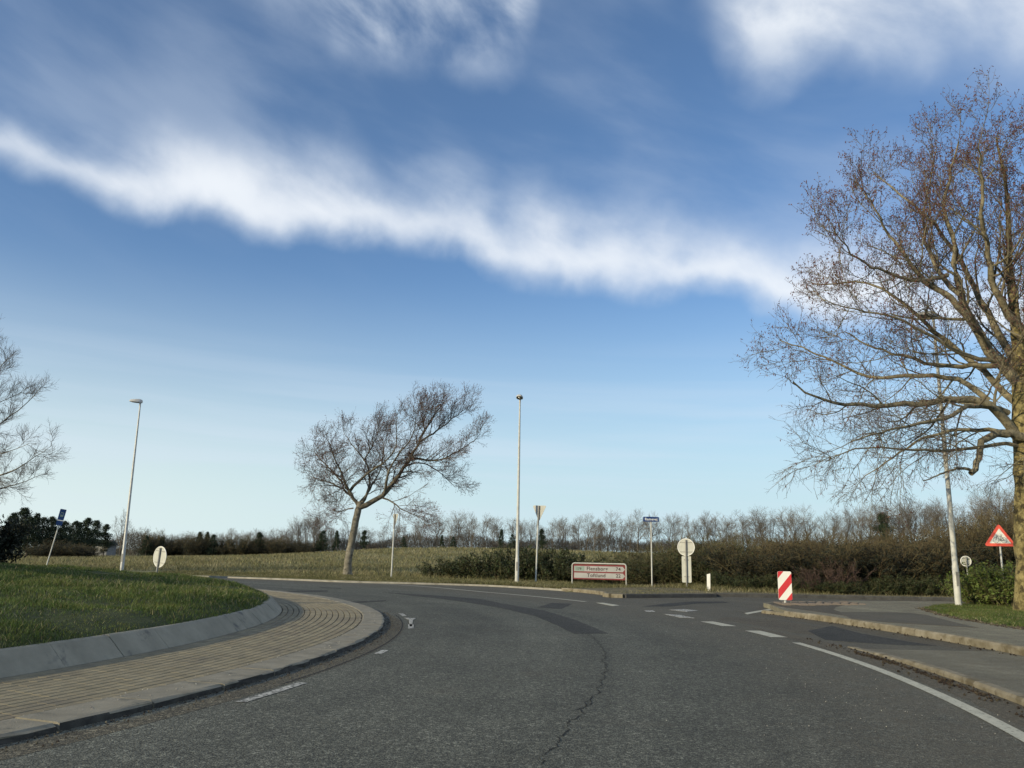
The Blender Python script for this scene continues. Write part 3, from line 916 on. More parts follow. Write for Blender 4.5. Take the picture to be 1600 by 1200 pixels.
def spindles(C, A, L, W):
    """small octahedra (buds, catkins) at C along A."""
    A = nrm(A); ref = np.where(np.abs(A[:, 2:3]) > 0.85, np.array([1.0, 0, 0]), np.array([0, 0, 1.0]))
    U = nrm(np.cross(A, ref)); W2 = np.cross(A, U)
    L = np.broadcast_to(np.asarray(L, float), (len(C),))[:, None]; W = np.broadcast_to(np.asarray(W, float), (len(C),))[:, None]
    V = np.stack([C, C + A * L * 0.5 + U * W, C + A * L * 0.5 + W2 * W, C + A * L * 0.5 - U * W, C + A * L * 0.5 - W2 * W, C + A * L], 1)
    t = np.array([(0, 2, 1), (0, 3, 2), (0, 4, 3), (0, 1, 4), (5, 1, 2), (5, 2, 3), (5, 3, 4), (5, 4, 1)])
    F = (np.arange(len(C)) * 6)[:, None, None] + t[None]
    return V.reshape(-1, 3), F.reshape(-1, 3)


def leaves(C, size, rng, flat_=0.5):
    N = len(C); n = nrm(rng.normal(0, 1, (N, 3)) + np.array([0, 0, flat_]))
    u = nrm(np.cross(n, rng.normal(0, 1, (N, 3)))); v = np.cross(n, u)
    s = size * rng.uniform(0.6, 1.3, (N, 1))
    V = np.stack([C - u * s, C - v * s * 0.55 + n * s * 0.12, C + u * s, C + v * s * 0.55 + n * s * 0.12], 1)
    F = (np.arange(N) * 4)[:, None] + np.arange(4)[None]
    return V.reshape(-1, 3), F


def smooth_path(pts, K):
    P = np.array(pts, float); d = np.concatenate([[0], np.cumsum(np.linalg.norm(np.diff(P, axis=0), axis=1))])
    s = np.linspace(0, d[-1], K + 1)
    Q = np.stack([np.interp(s, d, P[:, i]) for i in range(3)], 1)
    for _ in range(2): Q[1:-1] = 0.25 * Q[:-2] + 0.5 * Q[1:-1] + 0.25 * Q[2:]
    return Q


def limb(px_pts, Y0, dY, r0, r1, K=16, rng=None, start=None):
    n = len(px_pts); pts = [D(p[0], p[1], Y0 + dY * (i / (n - 1)) ** 1.2) for i, p in enumerate(px_pts)]
    if start is not None: pts[0] = np.asarray(start)
    P = smooth_path(pts, K)
    if rng is not None: P[1:] += rng.normal(0, r0 * 0.25, (K, 3))
    f = np.linspace(0, 1, K + 1)
    return P, r0 + (r1 - r0) * f ** 0.8


def cat(sets):
    K = max(p.shape[1] for p, r in sets)
    return np.concatenate([p for p, r in sets if p.shape[1] == K]), np.concatenate([r for p, r in sets if p.shape[1] == K])


def big_tree():
    rng = np.random.default_rng(5)
    base = np.array([*G(1622, 956, 0.15)[:2], 0.15]); Y0 = base[1]
    root = thing('deciduous_tree', 'big leafless tree at the right edge with lichen yellow trunk and reddish catkins', 'tree', tuple(base))
    off = base
    def loc(P): return P - off
    trunk_px = [(1622, 962), (1618, 930), (1614, 860), (1612, 790), (1612, 740), (1606, 690), (1598, 640), (1596, 590), (1592, 540), (1584, 480), (1578, 430), (1577, 355), (1573, 298), (1564, 255), (1556, 215)]
    P = smooth_path([D(p[0], p[1], Y0) for p in trunk_px], 40)
    s = np.linspace(0, 1, 41)
    Rr = np.interp(s, [0, 0.03, 0.08, 0.28, 0.36, 0.5, 0.7, 1], [0.58, 0.49, 0.43, 0.39, 0.30, 0.17, 0.09, 0.02])
    P[1:] += rng.normal(0, 0.015, P[1:].shape)
    V, F = tubes(P[None], Rr[None], 20)
    ridge = rng.normal(0, 1, 20)[None] * .045 + rng.normal(0, .018, (41, 20)) + np.cumsum(rng.normal(0, .008, (41, 20)), 0)
    V += nrm(V - np.repeat(P, 20, 0)) * ridge.reshape(-1, 1) * np.repeat(Rr, 20)[:, None]
    obj('trunk', mesh_np('trunk', loc(V), [F], True), M_BARKL, root)
    L = []
    def add(px, dY, r0, r1): L.append(limb(px, Y0, dY, r0 * .86, r1, 18, rng))
    add([(1600, 700), (1575, 665), (1558, 634), (1529, 620), (1471, 628), (1412, 631), (1354, 631), (1310, 634), (1267, 620), (1236, 600)], -1.5, .17, .02)
    add([(1575, 645), (1541, 631), (1514, 634), (1485, 652), (1442, 663), (1383, 672), (1330, 690)], -2.5, .10, .015)
    add([(1600, 605), (1564, 576), (1550, 547), (1526, 515), (1506, 488), (1500, 459), (1493, 426), (1487, 383), (1479, 355), (1476, 325), (1486, 270), (1497, 225)], .6, .20, .02)
    add([(1560, 570), (1485, 573), (1442, 567), (1412, 555), (1369, 547), (1320, 520)], 1.2, .10, .015)
    add([(1560, 566), (1526, 561), (1485, 547), (1450, 520), (1400, 495), (1340, 485), (1290, 470)], -1.0, .085, .012)
    add([(1545, 626), (1514, 599), (1500, 589), (1471, 589), (1427, 585), (1392, 592), (1354, 590), (1325, 576), (1302, 558), (1267, 550), (1220, 530)], 1.5, .10, .015)
    add([(1600, 690), (1558, 678), (1535, 690)], -.6, .12, .10)
    L[-1] = None
    add([(1598, 520), (1560, 470), (1545, 400), (1530, 335), (1538, 275), (1526, 230)], -2.2, .15, .02)
    add([(1526, 515), (1480, 460), (1433, 434), (1414, 400), (1391, 369), (1374, 341), (1350, 300)], -.4, .13, .015)
    add([(1590, 680), (1558, 672), (1500, 669), (1442, 684), (1383, 722), (1350, 745)], 1.8, .085, .012)
    add([(1500, 460), (1460, 420), (1440, 360), (1450, 300), (1465, 230)], 1.8, .09, .012)
    add([(1596, 600), (1575, 540), (1535, 480), (1500, 400), (1440, 330), (1390, 290), (1365, 270)], 2.6, .15, .015)
    add([(1600, 650), (1570, 610), (1510, 560), (1440, 500), (1370, 440), (1320, 440), (1270, 445)], 2.4, .13, .014)
    add([(1480, 430), (1440, 440), (1390, 430), (1330, 400), (1300, 350)], -1.6, .08, .012)
    add([(1600, 700), (1580, 690), (1520, 700), (1460, 705), (1400, 700), (1330, 700), (1290, 720)], -2.0, .07, .01)
    # half of the crown that reaches out beyond the frame
    for (x1, y1, dy, r) in ((1760, 620, 1, .15), (1830, 560, -1.5, .15), (1880, 480, 1.5, .14), (1800, 400, -1, .14), (1850, 330, 1, .12), (1750, 300, -1.2, .12), (1690, 240, .8, .12), (1640, 205, -1, .1), (1930, 620, .6, .12), (1700, 690, -2.2, .1), (1650, 430, -3.2, .13), (1620, 500, 3.4, .13), (1680, 330, 3.0, .12)):
        add([(1605, 690 - (690 - y1) * .35 if y1 < 600 else 660), (1612 + (x1 - 1612) * .3, 690 - (690 - y1) * .55), (1612 + (x1 - 1612) * .65, y1 + 30), (x1, y1)], dy, r, .015)
    LP = np.stack([l[0] for l in L if l]); LR = np.stack([l[1] for l in L if l])
    for k in range(len(LP)):
        V, F = tubes(LP[k:k + 1], LR[k:k + 1], 9)
        obj('limb', mesh_np('limb', loc(V), [F], True), M_BARK, root)
    # snapped limb hanging left of the trunk
    bp, br = limb([(1600, 683), (1558, 676), (1540, 684), (1530, 700), (1529, 722), (1519, 738)], Y0 - .3, -.4, .12, .07, 14, rng)
    b2 = limb([(1519, 736), (1500, 730), (1478, 738), (1442, 751)], Y0 - .7, -.2, .045, .012, 14, rng)
    V, F = join([tubes(bp[None], br[None], 9), tubes(b2[0][None], b2[1][None], 6)])
    tag(obj('limb', mesh_np('limb', loc(V), F, True), M_BARK, root), label='broken limb bent down left of the trunk')
    zlo = 6.0
    def trop(b):
        z = (b[:, 2] - zlo) / 5.0
        t = np.zeros((len(b), 3)); t[:, 2] = np.clip(z * 0.16 + 0.02, -0.20, 0.16)
        return t
    tp = np.concatenate([P[None, 16:41:1][:, :25]], 0)
    P1, R1 = sprout(LP, LR, 11, .15, 1, .85, .3, 2.2, 8, .42, .012, trop, .14, rng, r1f=.3, taper=.45)
    Pt, Rt = sprout(P[None, 18:], Rr[None, 18:], 18, .0, 1, .9, .3, 2.2, 8, .35, .012, trop, .14, rng, r1f=.3, taper=.5)
    P1 = np.concatenate([P1, Pt]); R1 = np.concatenate([R1, Rt])
    P2, R2 = sprout(P1, R1, 8, .12, 1, .8, .25, 1.05, 5, .5, .0065, trop, .16, rng, r1f=.45, taper=.45)
    P3, R3 = sprout(P2, R2, 5, .1, 1, .75, .25, .5, 3, .6, .0042, trop, .17, rng, r1f=.6, taper=.4)
    P4, R4 = sprout(P3[::1], R3[::1], 2, .3, 1, .75, .25, .2, 2, .7, .0032, trop, .16, rng, r1f=.7, taper=.3)
    V, F = join([tubes(P1, R1, 5), tubes(P2, R2, 4)])
    tag(obj('branches', mesh_np('branches', loc(V), F, True), M_TWIGL, root), kind='stuff')
    V, F = join([tubes(P3, R3, 3), tubes(P4, R4, 3)])
    tag(obj('twigs', mesh_np('twigs', loc(V), F), M_TWIG, root), kind='stuff')
    # catkins and buds, thicker towards the top
    tips = np.concatenate([P3[:, 1], P3[:, 2], P3[:, 3], P4[:, 2]])
    keep = rng.random(len(tips)) < np.clip((tips[:, 2] - 4.5) / 7, .06, .95) * .9
    tips = tips[keep]
    Vc, Fc = spindles(tips, rng.normal(0, .45, tips.shape) + np.array([0, 0, -.5]), rng.uniform(.035, .10, len(tips)), rng.uniform(.009, .016, len(tips)))
    tag(obj('catkins', mesh_np('catkins', loc(Vc), [Fc]), M_CATKIN, root), kind='stuff')


def field_tree():
    rng = np.random.default_rng(21)
    b = G(543, 903, .07); Y0 = 46.3
    base = np.array([D(543, 903, Y0)[0], Y0, 0.05])
    root = thing('deciduous_tree', 'leafless tree swept to the right by wind, alone at the field edge', 'tree', tuple(base))
    off = base
    P = smooth_path([base - np.array([0, 0, .1])] + [D(*p, Y0) for p in ((543, 880), (547, 860), (551, 838), (556, 812), (560, 795), (563, 784))], 16)
    s = np.linspace(0, 1, 17); Rr = np.interp(s, [0, .05, .15, .9, 1], [.36, .25, .21, .18, .15])
    V, F = tubes(P[None], Rr[None], 14)
    V += nrm(V - np.repeat(P, 14, 0)) * (rng.normal(0, 1, (len(V), 1)) * .05 * np.repeat(Rr, 14)[:, None])
    obj('trunk', mesh_np('trunk', V - off, [F], True), M_BIRCH, root)
    L = []
    def add(px, dY, r0, r1): L.append(limb(px, Y0, dY, r0, r1, 16, rng))
    add([(560, 793), (578, 787), (597, 777), (610, 762), (620, 748), (630, 733), (645, 712), (655, 690), (664, 670), (680, 648), (694, 626)], .5, .17, .02)
    add([(560, 790), (556, 780), (546, 770), (538, 755), (534, 740), (524, 718), (512, 688)], -.8, .11, .015)
    add([(552, 778), (536, 764), (517, 755), (496, 748), (484, 745)], .9, .07, .012)
    add([(564, 788), (573, 778), (579, 755), (578, 735), (568, 715), (556, 705), (545, 690), (536, 672)], 1.2, .09, .012)
    add([(547, 767), (558, 755), (570, 742), (584, 733), (597, 725), (612, 712), (622, 695), (618, 668), (622, 650)], -1.3, .09, .012)
    add([(643, 716), (657, 716), (670, 721), (685, 720), (700, 714), (718, 703), (735, 694), (752, 678)], -1.0, .075, .01)
    add([(598, 778), (606, 781), (616, 786), (626, 796), (640, 801), (655, 807), (668, 816)], -.5, .055, .01)
    add([(632, 730), (648, 722), (668, 725), (684, 735), (698, 748), (712, 762)], 1.0, .055, .01)
    add([(552, 794), (543, 795), (532, 800), (520, 797), (508, 795)], .3, .045, .01)
    add([(656, 690), (670, 682), (690, 668), (712, 650), (732, 635)], 1.2, .07, .01)
    add([(600, 772), (604, 755), (606, 735), (620, 712), (640, 690), (650, 668), (648, 650)], -1.8, .08, .012)
    add([(536, 755), (522, 740), (508, 725), (495, 712), (488, 700)], 1.4, .06, .01)
    add([(570, 718), (580, 700), (590, 680), (592, 665)], 1.5, .05, .01)
    add([(560, 788), (575, 770), (590, 745), (600, 715), (598, 690)], 2.2, .07, .01)
    add([(664, 672), (660, 655), (668, 640), (672, 632)], -.8, .045, .01)
    LP = np.stack([l[0] for l in L]); LR = np.stack([l[1] for l in L])
    for k in range(len(LP)):
        V, F = tubes(LP[k:k + 1], LR[k:k + 1], 7)
        obj('limb', mesh_np('limb', V - off, [F], True), M_BARKD, root)
    def trop(b):
        t = np.zeros((len(b), 3)); z = (b[:, 2] - 4.6) / 4
        t[:, 2] = np.clip(.02 + z * .12, -.12, .14); t[:, 0] = .05
        return t
    P1, R1 = sprout(LP, LR, 16, .15, 1, .8, .28, 1.75, 6, .45, .011, trop, .15, rng, r1f=.35, taper=.4)
    P2, R2 = sprout(P1, R1, 8, .12, 1, .75, .25, .75, 4, .55, .007, trop, .16, rng, r1f=.5, taper=.4)
    P3, R3 = sprout(P2, R2, 6, .1, 1, .7, .25, .46, 3, .65, .005, trop, .16, rng, r1f=.6, taper=.3)
    V, F = join([tubes(P1, R1, 4), tubes(P2, R2, 3)])
    tag(obj('branches', mesh_np('branches', V - off, F, True), M_TWIG, root), kind='stuff')
    V, F = tubes(P3, R3, 3)
    tag(obj('twigs', mesh_np('twigs', V - off, [F]), M_TWIG, root), kind='stuff')
    tips = np.concatenate([P3[:, 3], P3[:, 2]]); tips = tips[rng.random(len(tips)) < .55]
    Vc, Fc = spindles(tips, rng.normal(0, .6, tips.shape) + np.array([0, 0, -.3]), rng.uniform(.05, .10, len(tips)), .013)
    tag(obj('catkins', mesh_np('catkins', Vc - off, [Fc]), M_CATKIN, root), kind='stuff')


def left_tree():
    rng = np.random.default_rng(33)
    Y0 = 44.0; x0 = D(-138, 860, Y0)[0]
    base = np.array([x0, Y0, 0.05]); off = base
    root = thing('deciduous_tree', 'bare fine-twigged tree reaching in from the left edge', 'tree', tuple(base))
    P = smooth_path([base - np.array([0, 0, .1])] + [D(*p, Y0) for p in ((-136, 830), (-131, 790), (-134, 740), (-126, 690), (-121, 640), (-111, 590), (-101, 540))], 20)
    s = np.linspace(0, 1, 21); Rr = np.interp(s, [0, .05, .2, .5, 1], [.42, .32, .27, .18, .02])
    V, F = tubes(P[None], Rr[None], 12)
    obj('trunk', mesh_np('trunk', V - off, [F], True), M_BARK, root)
    L = []
    def add(px, dY, r0, r1): L.append(limb(px, Y0, dY, r0, r1, 14, rng))
    add([(-131, 775), (-86, 762), (-36, 752), (4, 742), (34, 728), (59, 712), (80, 697)], -.5, .11, .01)
    add([(-132, 740), (-86, 705), (-36, 680), (-1, 664), (29, 642), (49, 622), (63, 606)], .6, .11, .01)
    add([(-126, 690), (-86, 650), (-46, 620), (-16, 592), (2, 572), (14, 558)], -.8, .10, .01)
    add([(-130, 765), (-86, 770), (-36, 766), (4, 764), (44, 752), (69, 740)], 1.0, .08, .01)
    add([(-128, 720), (-76, 720), (-26, 718), (14, 705), (46, 692)], -1.4, .08, .01)
    add([(-126, 700), (-76, 670), (-36, 640), (4, 628), (34, 612)], 1.5, .08, .01)
    add([(-121, 640), (-86, 600), (-61, 560), (-36, 530), (-16, 515)], .5, .08, .01)
    for x1, y1, dy in ((-300, 700, 1), (-320, 620, -1), (-280, 560, .8), (-200, 520, -.6), (-330, 760, .4), (-120, 500, 1), (-150, 560, -2.5), (-90, 620, 2.8), (-200, 680, 2.6), (-180, 720, -2.8)):
        add([(-114, 745 - (745 - y1) * .3), ((x1 - 114) / 2, (745 + y1) / 2 - 10), (x1, y1)], dy, .1, .01)
    LP = np.stack([l[0] for l in L]); LR = np.stack([l[1] for l in L])
    for k in range(len(LP)):
        V, F = tubes(LP[k:k + 1], LR[k:k + 1], 6)
        obj('limb', mesh_np('limb', V - off, [F], True), M_BARK, root)
    trop = lambda b: np.stack([np.zeros(len(b)), np.zeros(len(b)), np.clip(.02 + (b[:, 2] - 5) / 4 * .10, -.10, .12)], 1)
    P1, R1 = sprout(LP, LR, 16, .12, 1, .75, .25, 1.5, 6, .42, .010, trop, .13, rng, r1f=.35, taper=.4)
    P2, R2 = sprout(P1, R1, 9, .12, 1, .7, .22, .8, 4, .55, .0065, trop, .14, rng, r1f=.5, taper=.35)
    P3, R3 = sprout(P2, R2, 7, .1, 1, .65, .2, .42, 3, .65, .0048, trop, .14, rng, r1f=.6, taper=.3)
    V, F = join([tubes(P1, R1, 4), tubes(P2, R2, 3), tubes(P3, R3, 3)])
    tag(obj('twigs', mesh_np('twigs', V - off, F), M_TWIG, root), kind='stuff')


big_tree()
field_tree()
left_tree()


# ------------------------------------------------------------------ far trees
def bare_proto(seed, h, spread, forks, narrow):
    rng = np.random.default_rng(seed)
    p0 = np.zeros((forks, 3)); p0[:, :2] = rng.normal(0, .12 * (forks > 1), (forks, 2))
    d0 = np.stack([rng.normal(0, .16 if forks > 1 else .05, forks), rng.normal(0, .12, forks), np.ones(forks)], 1)
    P, R = walk(p0, d0, np.full(forks, h * .9) * rng.uniform(.85, 1.05, forks), 12, np.full(forks, .17 if forks == 1 else .11), .12, (0, 0, .06), .06, rng)
    tr = np.array([0, 0, narrow])
    P1, R1 = sprout(P, R, int(20 / forks) + 2, .28, 1, .75, .2, h * spread, 6, .5, .020, tr, .12, rng, r1f=.3, taper=.55)
    P2, R2 = sprout(P1, R1, 7, .2, 1, .65, .2, h * spread * .45, 4, .6, .012, tr, .13, rng, r1f=.5, taper=.4)
    P3, R3 = sprout(P2, R2, 5, .15, 1, .6, .2, h * spread * .24, 2, .7, .009, tr, .13, rng, r1f=.7, taper=.3)
    return tube_mesh('trunk', [(P, R, 6)]), tube_mesh('crown', [(P1, R1, 3), (P2, R2, 3), (P3, R3, 3)], False)


def conifer_proto(seed, h, w, ragged):
    rng = np.random.default_rng(seed)
    P, R = walk(np.zeros((1, 3)), np.array([[0, 0, 1.0]]), np.array([h]), 10, np.array([.16]), .1, (0, 0, .1), .02, rng)
    tm = tube_mesh('trunk', [(P, R, 6)])
    n = 110
    t = rng.uniform(.06 if not ragged else .16, .99, n); a = rng.uniform(0, 2 * np.pi, n)
    prof = (1 - t) ** .8 if not ragged else (1.02 - t) ** .8 * (.6 + .45 * np.sin(t * 23 + seed))
    Lb = w * prof * rng.uniform(.6, 1.15, n) + .25
    base = np.stack([np.zeros(n), np.zeros(n), t * h], 1)
    d = np.stack([np.cos(a), np.sin(a), np.full(n, -.15 if not ragged else .55)], 1)
    P1, R1 = walk(base, d, Lb, 4, np.full(n, .03), .3, (0, 0, .05), .08, rng)
    P2, R2 = sprout(P1, R1, 9, .15, 1, .8, .2, .55 * Lb, 2, .6, .012, (0, 0, -.02), .1, rng, taper=.5)
    pts = P2[:, 1:].reshape(-1, 3); pts = np.repeat(pts, 4, 0) + rng.normal(0, .13, (len(pts) * 4, 3))
    V, F = join([tubes(P1, R1, 3), leaves(pts, .095, rng)])
    return tm, mesh_np('crown', V, F)


PROTO = {}


def proto_obj(key, tm, cm, tmat, cmat):
    tm.materials.append(tmat); cm.materials.append(cmat)
    PROTO[key] = (tm, cm)


for i, (h, sp, fk, nw) in enumerate([(8.5, .46, 1, .05), (9, .40, 2, .08), (8, .50, 1, .04), (8.8, .34, 3, .14), (9.2, .44, 2, .06), (8.2, .48, 1, .05)]):
    proto_obj('bare%d' % i, *bare_proto(100 + i, h, sp, fk, nw), M_FARBARK, M_FARTWIG)
for i, (h, w, rg) in enumerate([(8, 1.5, False), (7, 2.2, False), (8, 2.6, True)]):
    proto_obj('pine%d' % i, *conifer_proto(200 + i, h, w, rg), M_FARBARK, M_PINE)


def plant_tree(key, name, x, y, z, height, rot, label, group):
    tm, cm = PROTO[key]
    top = max(v.co.z for v in tm.vertices) if key not in HT else HT[key]
    HT[key] = top
    s = height / (top * 1.04)
    r = thing(name, label, 'tree', (x, y, z), rot, group)
    sc = s * random.uniform(.92, 1.1)
    wide = 1.3 if key == 'pine2' else 1.15 if key == 'pine1' else 1.0
    r.scale = (sc * wide, sc * wide, s)
    obj('trunk', tm, None, r); obj('crown', cm, None, r)
    return r


HT = {}


def z_at(x, y): return float(field_h(x, y)) - .05


# tree tops of the wood edge as read from the photo: (px, top py)
TOPS = [(60, 800), (110, 815), (150, 812), (190, 815), (230, 838), (300, 838), (350, 836), (400, 834), (440, 830), (475, 815), (495, 812), (520, 832), (560, 826), (600, 825), (650, 815), (700, 808), (745, 806), (790, 822), (830, 818), (880, 816), (930, 813), (985, 810), (1030, 812), (1080, 812), (1140, 810), (1180, 806), (1240, 802), (1300, 806), (1360, 800), (1420, 795), (1470, 792), (1520, 798), (1560, 780), (1620, 768), (1700, 760)]
tx = [t[0] for t in TOPS]; ty = [t[1] for t in TOPS]
SEG = [(230, 'bare grey tree of the far wood left of the round sign', 'bare trees of the wood left of the round sign'),
       (540, 'bare tree of the far wood behind the field, left of the leaning tree', 'bare trees of the wood left of the leaning tree'),
       (812, 'bare tree of the far wood between the leaning tree and the middle lamp post', 'bare trees of the wood left of the middle lamp'),
       (1018, 'bare tree of the far wood above the red-framed direction sign', 'bare trees of the wood above the direction sign'),
       (1240, 'bare tree rising over the brown thicket left of the striped marker board', 'bare trees of the wood above the thicket'),
       (9999, 'bare tree rising over the brown thicket right of the striped marker board', 'bare trees of the wood above the right of the thicket')]
rr = random.Random(3)
for row, (Yb, step, dh) in enumerate(((148, 17, 0), (156, 34, 3))):
    px = 205 + row * 6
    while px < 1660:
        y = Yb + rr.uniform(-3, 3)
        x = D(px, 860, y)[0]; z = z_at(x, y)
        topz = D(px, np.interp(px, tx, ty) + rr.choice([0, 2, 4, 7, 11]) - dh * .3, y)[2]
        seg = next(s for s in SEG if px < s[0])
        plant_tree('bare%d' % rr.randrange(6), 'bare_tree', x, y, z, max(3.5, topz - z), rr.uniform(0, 6.28), seg[1], seg[2])
        px += step * rr.uniform(.6, 1.35) * (.62 if px < 560 else 1)
# conifers along the wood edge
for (px, py, Y, key, lab) in [
        (30, 792, 96, 'pine2', 'dark pine at the left end behind the leaning tree branches'), (14, 800, 90, 'pine2', 'dark pine at the far left edge over the dark bush'),
        (52, 800, 100, 'pine0', 'dark conifer directly left of the blue bus stop sign'), (64, 806, 98, 'pine1', 'low dark conifer between the dark bush and the bus stop sign post'), (88, 810, 98, 'pine1', 'low dark conifer right behind the bus stop sign post'), (42, 806, 94, 'pine2', 'dark pine over the right end of the dark bush'), (120, 815, 106, 'pine2', 'dark open pine over the right end of the tan dome shrub'), (76, 806, 104, 'pine2', 'dark pine just behind the blue bus stop sign'),
        (98, 812, 100, 'pine1', 'dense dark conifer right of the blue bus stop sign'), (112, 812, 104, 'pine1', 'dense dark conifer over the tan dome shrub'),
        (132, 808, 108, 'pine2', 'tall open pine left of the grey shed'), (146, 812, 112, 'pine2', 'open pine over the left end of the grey shed'), (162, 818, 114, 'pine2', 'open pine over the right end of the grey shed'),
        (228, 836, 138, 'pine1', 'dark conifer right behind the left lamp post'), (252, 838, 140, 'pine1', 'dark conifer above the white round sign on the left'), (310, 830, 140, 'pine0', 'pointed spruce in the wood right of the round sign'),
        (322, 830, 142, 'pine0', 'pointed spruce, second of the pair right of the round sign'), (332, 834, 140, 'pine1', 'broad dark conifer beside the pointed spruce pair'), (404, 831, 141, 'pine2', 'dark round-topped pine midway in the left wood'),
        (503, 828, 143, 'pine1', 'dark conifer left of the leaning tree trunk'), (525, 828, 143, 'pine0', 'dark conifer just left of the leaning tree trunk'), (568, 828, 143, 'pine2', 'dark pine just right of the leaning tree trunk'),
        (630, 838, 143, 'pine1', 'dark conifer right of the leaning sign post by the tree'), (690, 835, 143, 'pine0', 'dark conifer under the drooping branch of the leaning tree'), (708, 838, 142, 'pine1', 'wider dark conifer under the leaning tree branch tips'),
        (783, 826, 143, 'pine0', 'spruce just left of the middle lamp post'), (800, 834, 142, 'pine1', 'dark conifer right behind the middle lamp post'), (846, 826, 143, 'pine2', 'dark pine behind the tall give way sign'),
        (1383, 800, 140, 'pine2', 'dark pine over the thicket left of the right lamp post')]:
    x = D(px, 860, Y)[0]; z = z_at(x, Y)
    plant_tree(key, 'conifer', x, Y, z, D(px, py, Y)[2] - z, rr.uniform(0, 6.28), lab, 'conifers of the far wood')
# birch left of the shed
x = D(187, 860, 120)[0]
plant_tree('bare3', 'birch_tree', x, 120, z_at(x, 120), D(187, 808, 120)[2], 1.0, 'slender pale birch between the grey shed and the left lamp post', None)


# ------------------------------------------------------------------ shrubs
def shrub_proto(seed, stems, h, spread, n2, n3, tl, rmin, leaf=None):
    rng = np.random.default_rng(seed)
    a = rng.uniform(0, 2 * np.pi, stems); rad = np.sqrt(rng.random(stems)) * spread * .55
    p0 = np.stack([np.cos(a) * rad, np.sin(a) * rad, np.full(stems, -.05)], 1)
    d0 = np.stack([np.cos(a) * rad / spread * 1.0, np.sin(a) * rad / spread * 1.0, np.full(stems, .9)], 1) + rng.normal(0, .14, (stems, 3))
    P, R = walk(p0, d0, h * rng.uniform(.7, 1.12, stems), 7, np.full(stems, .022), .3, (0, 0, -.02), .12, rng)
    P2, R2 = sprout(P, R, n2, .08, 1, .75, .25, h * tl, 4, .55, rmin * 1.5, (0, 0, .06), .16, rng, taper=.4)
    P3, R3 = sprout(P2, R2, n3, .1, 1, .7, .25, h * tl * .5, 2, .7, rmin, (0, 0, .05), .16, rng, r1f=.6, taper=.3)
    sm = tube_mesh('stems', [(P, R, 4)]); tm = tube_mesh('twigs', [(P2, R2, 3), (P3, R3, 3)], False)
    lm = None
    if leaf:
        cnt, size, zmax = leaf
        C = P3[:, 1:].reshape(-1, 3); C = C[C[:, 2] < zmax * h * rng.random(len(C)) ** .6 * 1.25]
        C = C[rng.integers(0, len(C), cnt)] + rng.normal(0, .06, (cnt, 3)); C[:, 2] = np.maximum(C[:, 2], .02)
        lm = mesh_np('leaves', *[(lambda q: (q[0], [q[1]]))(leaves(C, size, rng))][0])
    return sm, tm, lm


SH = {}


def add_shrub(key, sm, tm, lm, mt, ml=None):
    sm.materials.append(mt); tm.materials.append(mt)
    if lm: lm.materials.append(ml)
    SH[key] = (sm, tm, lm)


for i in range(3): add_shrub('brown%d' % i, *shrub_proto(300 + i, 40, 3.0, 1.5, 13, 7, .24, .0058, (13000, .042, .72)), M_BROWN, M_DARKLEAF)  # near-black leaves low down stand in for the shaded interior
for i in range(2): add_shrub('olive%d' % i, *shrub_proto(320 + i, 30, 2.6, 1.5, 9, 6, .24, .0055, (2600, .05, .75)), M_OLIVE, M_LEAF)
for i in range(2): add_shrub('bramble%d' % i, *shrub_proto(340 + i, 26, 1.3, 1.1, 7, 5, .3, .004, (3200, .05, 1.2)), M_OLIVE, M_LEAF)
add_shrub('bright', *shrub_proto(350, 34, 1.25, 1.1, 8, 5, .3, .003, (5200, .042, 1.3)), M_OLIVE, M_LEAFB)
for i in range(1): add_shrub('dark%d' % i, *shrub_proto(360 + i, 30, 1.6, 1.5, 8, 6, .3, .006, (9000, .055, 1.3)), M_DARKLEAF, M_DARKLEAF)
add_shrub('russet', *shrub_proto(370, 22, 1.1, .7, 8, 5, .28, .004), M_PURPLE)


def plant_shrub(key, name, x, y, z, sx, sz, label, group=None):
    sm, tm, lm = SH[key]
    r = thing(name, label, 'shrub', (x, y, z), rr.uniform(0, 6.28), group)
    r.scale = (sx * rr.uniform(.92, 1.1), sx * rr.uniform(.92, 1.1), sz)
    obj('stems', sm, None, r); tag(obj('twigs', tm, None, r), kind='stuff')
    if lm: tag(obj('leaves', lm, None, r), kind='stuff')
    return r


# the tall brown thicket along the far side of the side road
def thick_top(px): return np.interp(px, [1060, 1100, 1150, 1200, 1300, 1400, 1450, 1540, 1580, 1700], [838, 832, 828, 828, 826, 824, 822, 812, 792, 775])


for row, (dy, step) in enumerate(((3.0, 47), (5.2, 56), (7.5, 66))):
    px = 1085 + row * 10
    while px < 1720:
        y = np.interp(px, [1080, 1190, 1300, 1800], [36.8, 33.6, 32.4, 31.8]) + dy + rr.uniform(-.4, .4)
        x = D(px, 900, y)[0]
        topz = D(px, thick_top(px) + rr.uniform(-8, 5) + (2 - row) * 4, y)[2] - .12
        k = 'olive%d' % rr.randrange(2) if px < 1190 and rr.random() < .75 else 'brown%d' % rr.randrange(3)
        h0 = 3.0 if k.startswith('brown') else 2.6
        sg = ('brown leafless bush of the tall thicket, left of the striped marker board', 'thicket bushes left of the striped marker') if px < 1226 else ('brown leafless bush of the tall thicket, right of the striped marker board', 'thicket bushes right of the striped marker')
        plant_shrub(k, 'thicket_shrub', x, y, .1, 1.0, max(.4, 1.0 * topz / (h0 * 1.08)), *sg)
        px += step * rr.uniform(.8, 1.2)
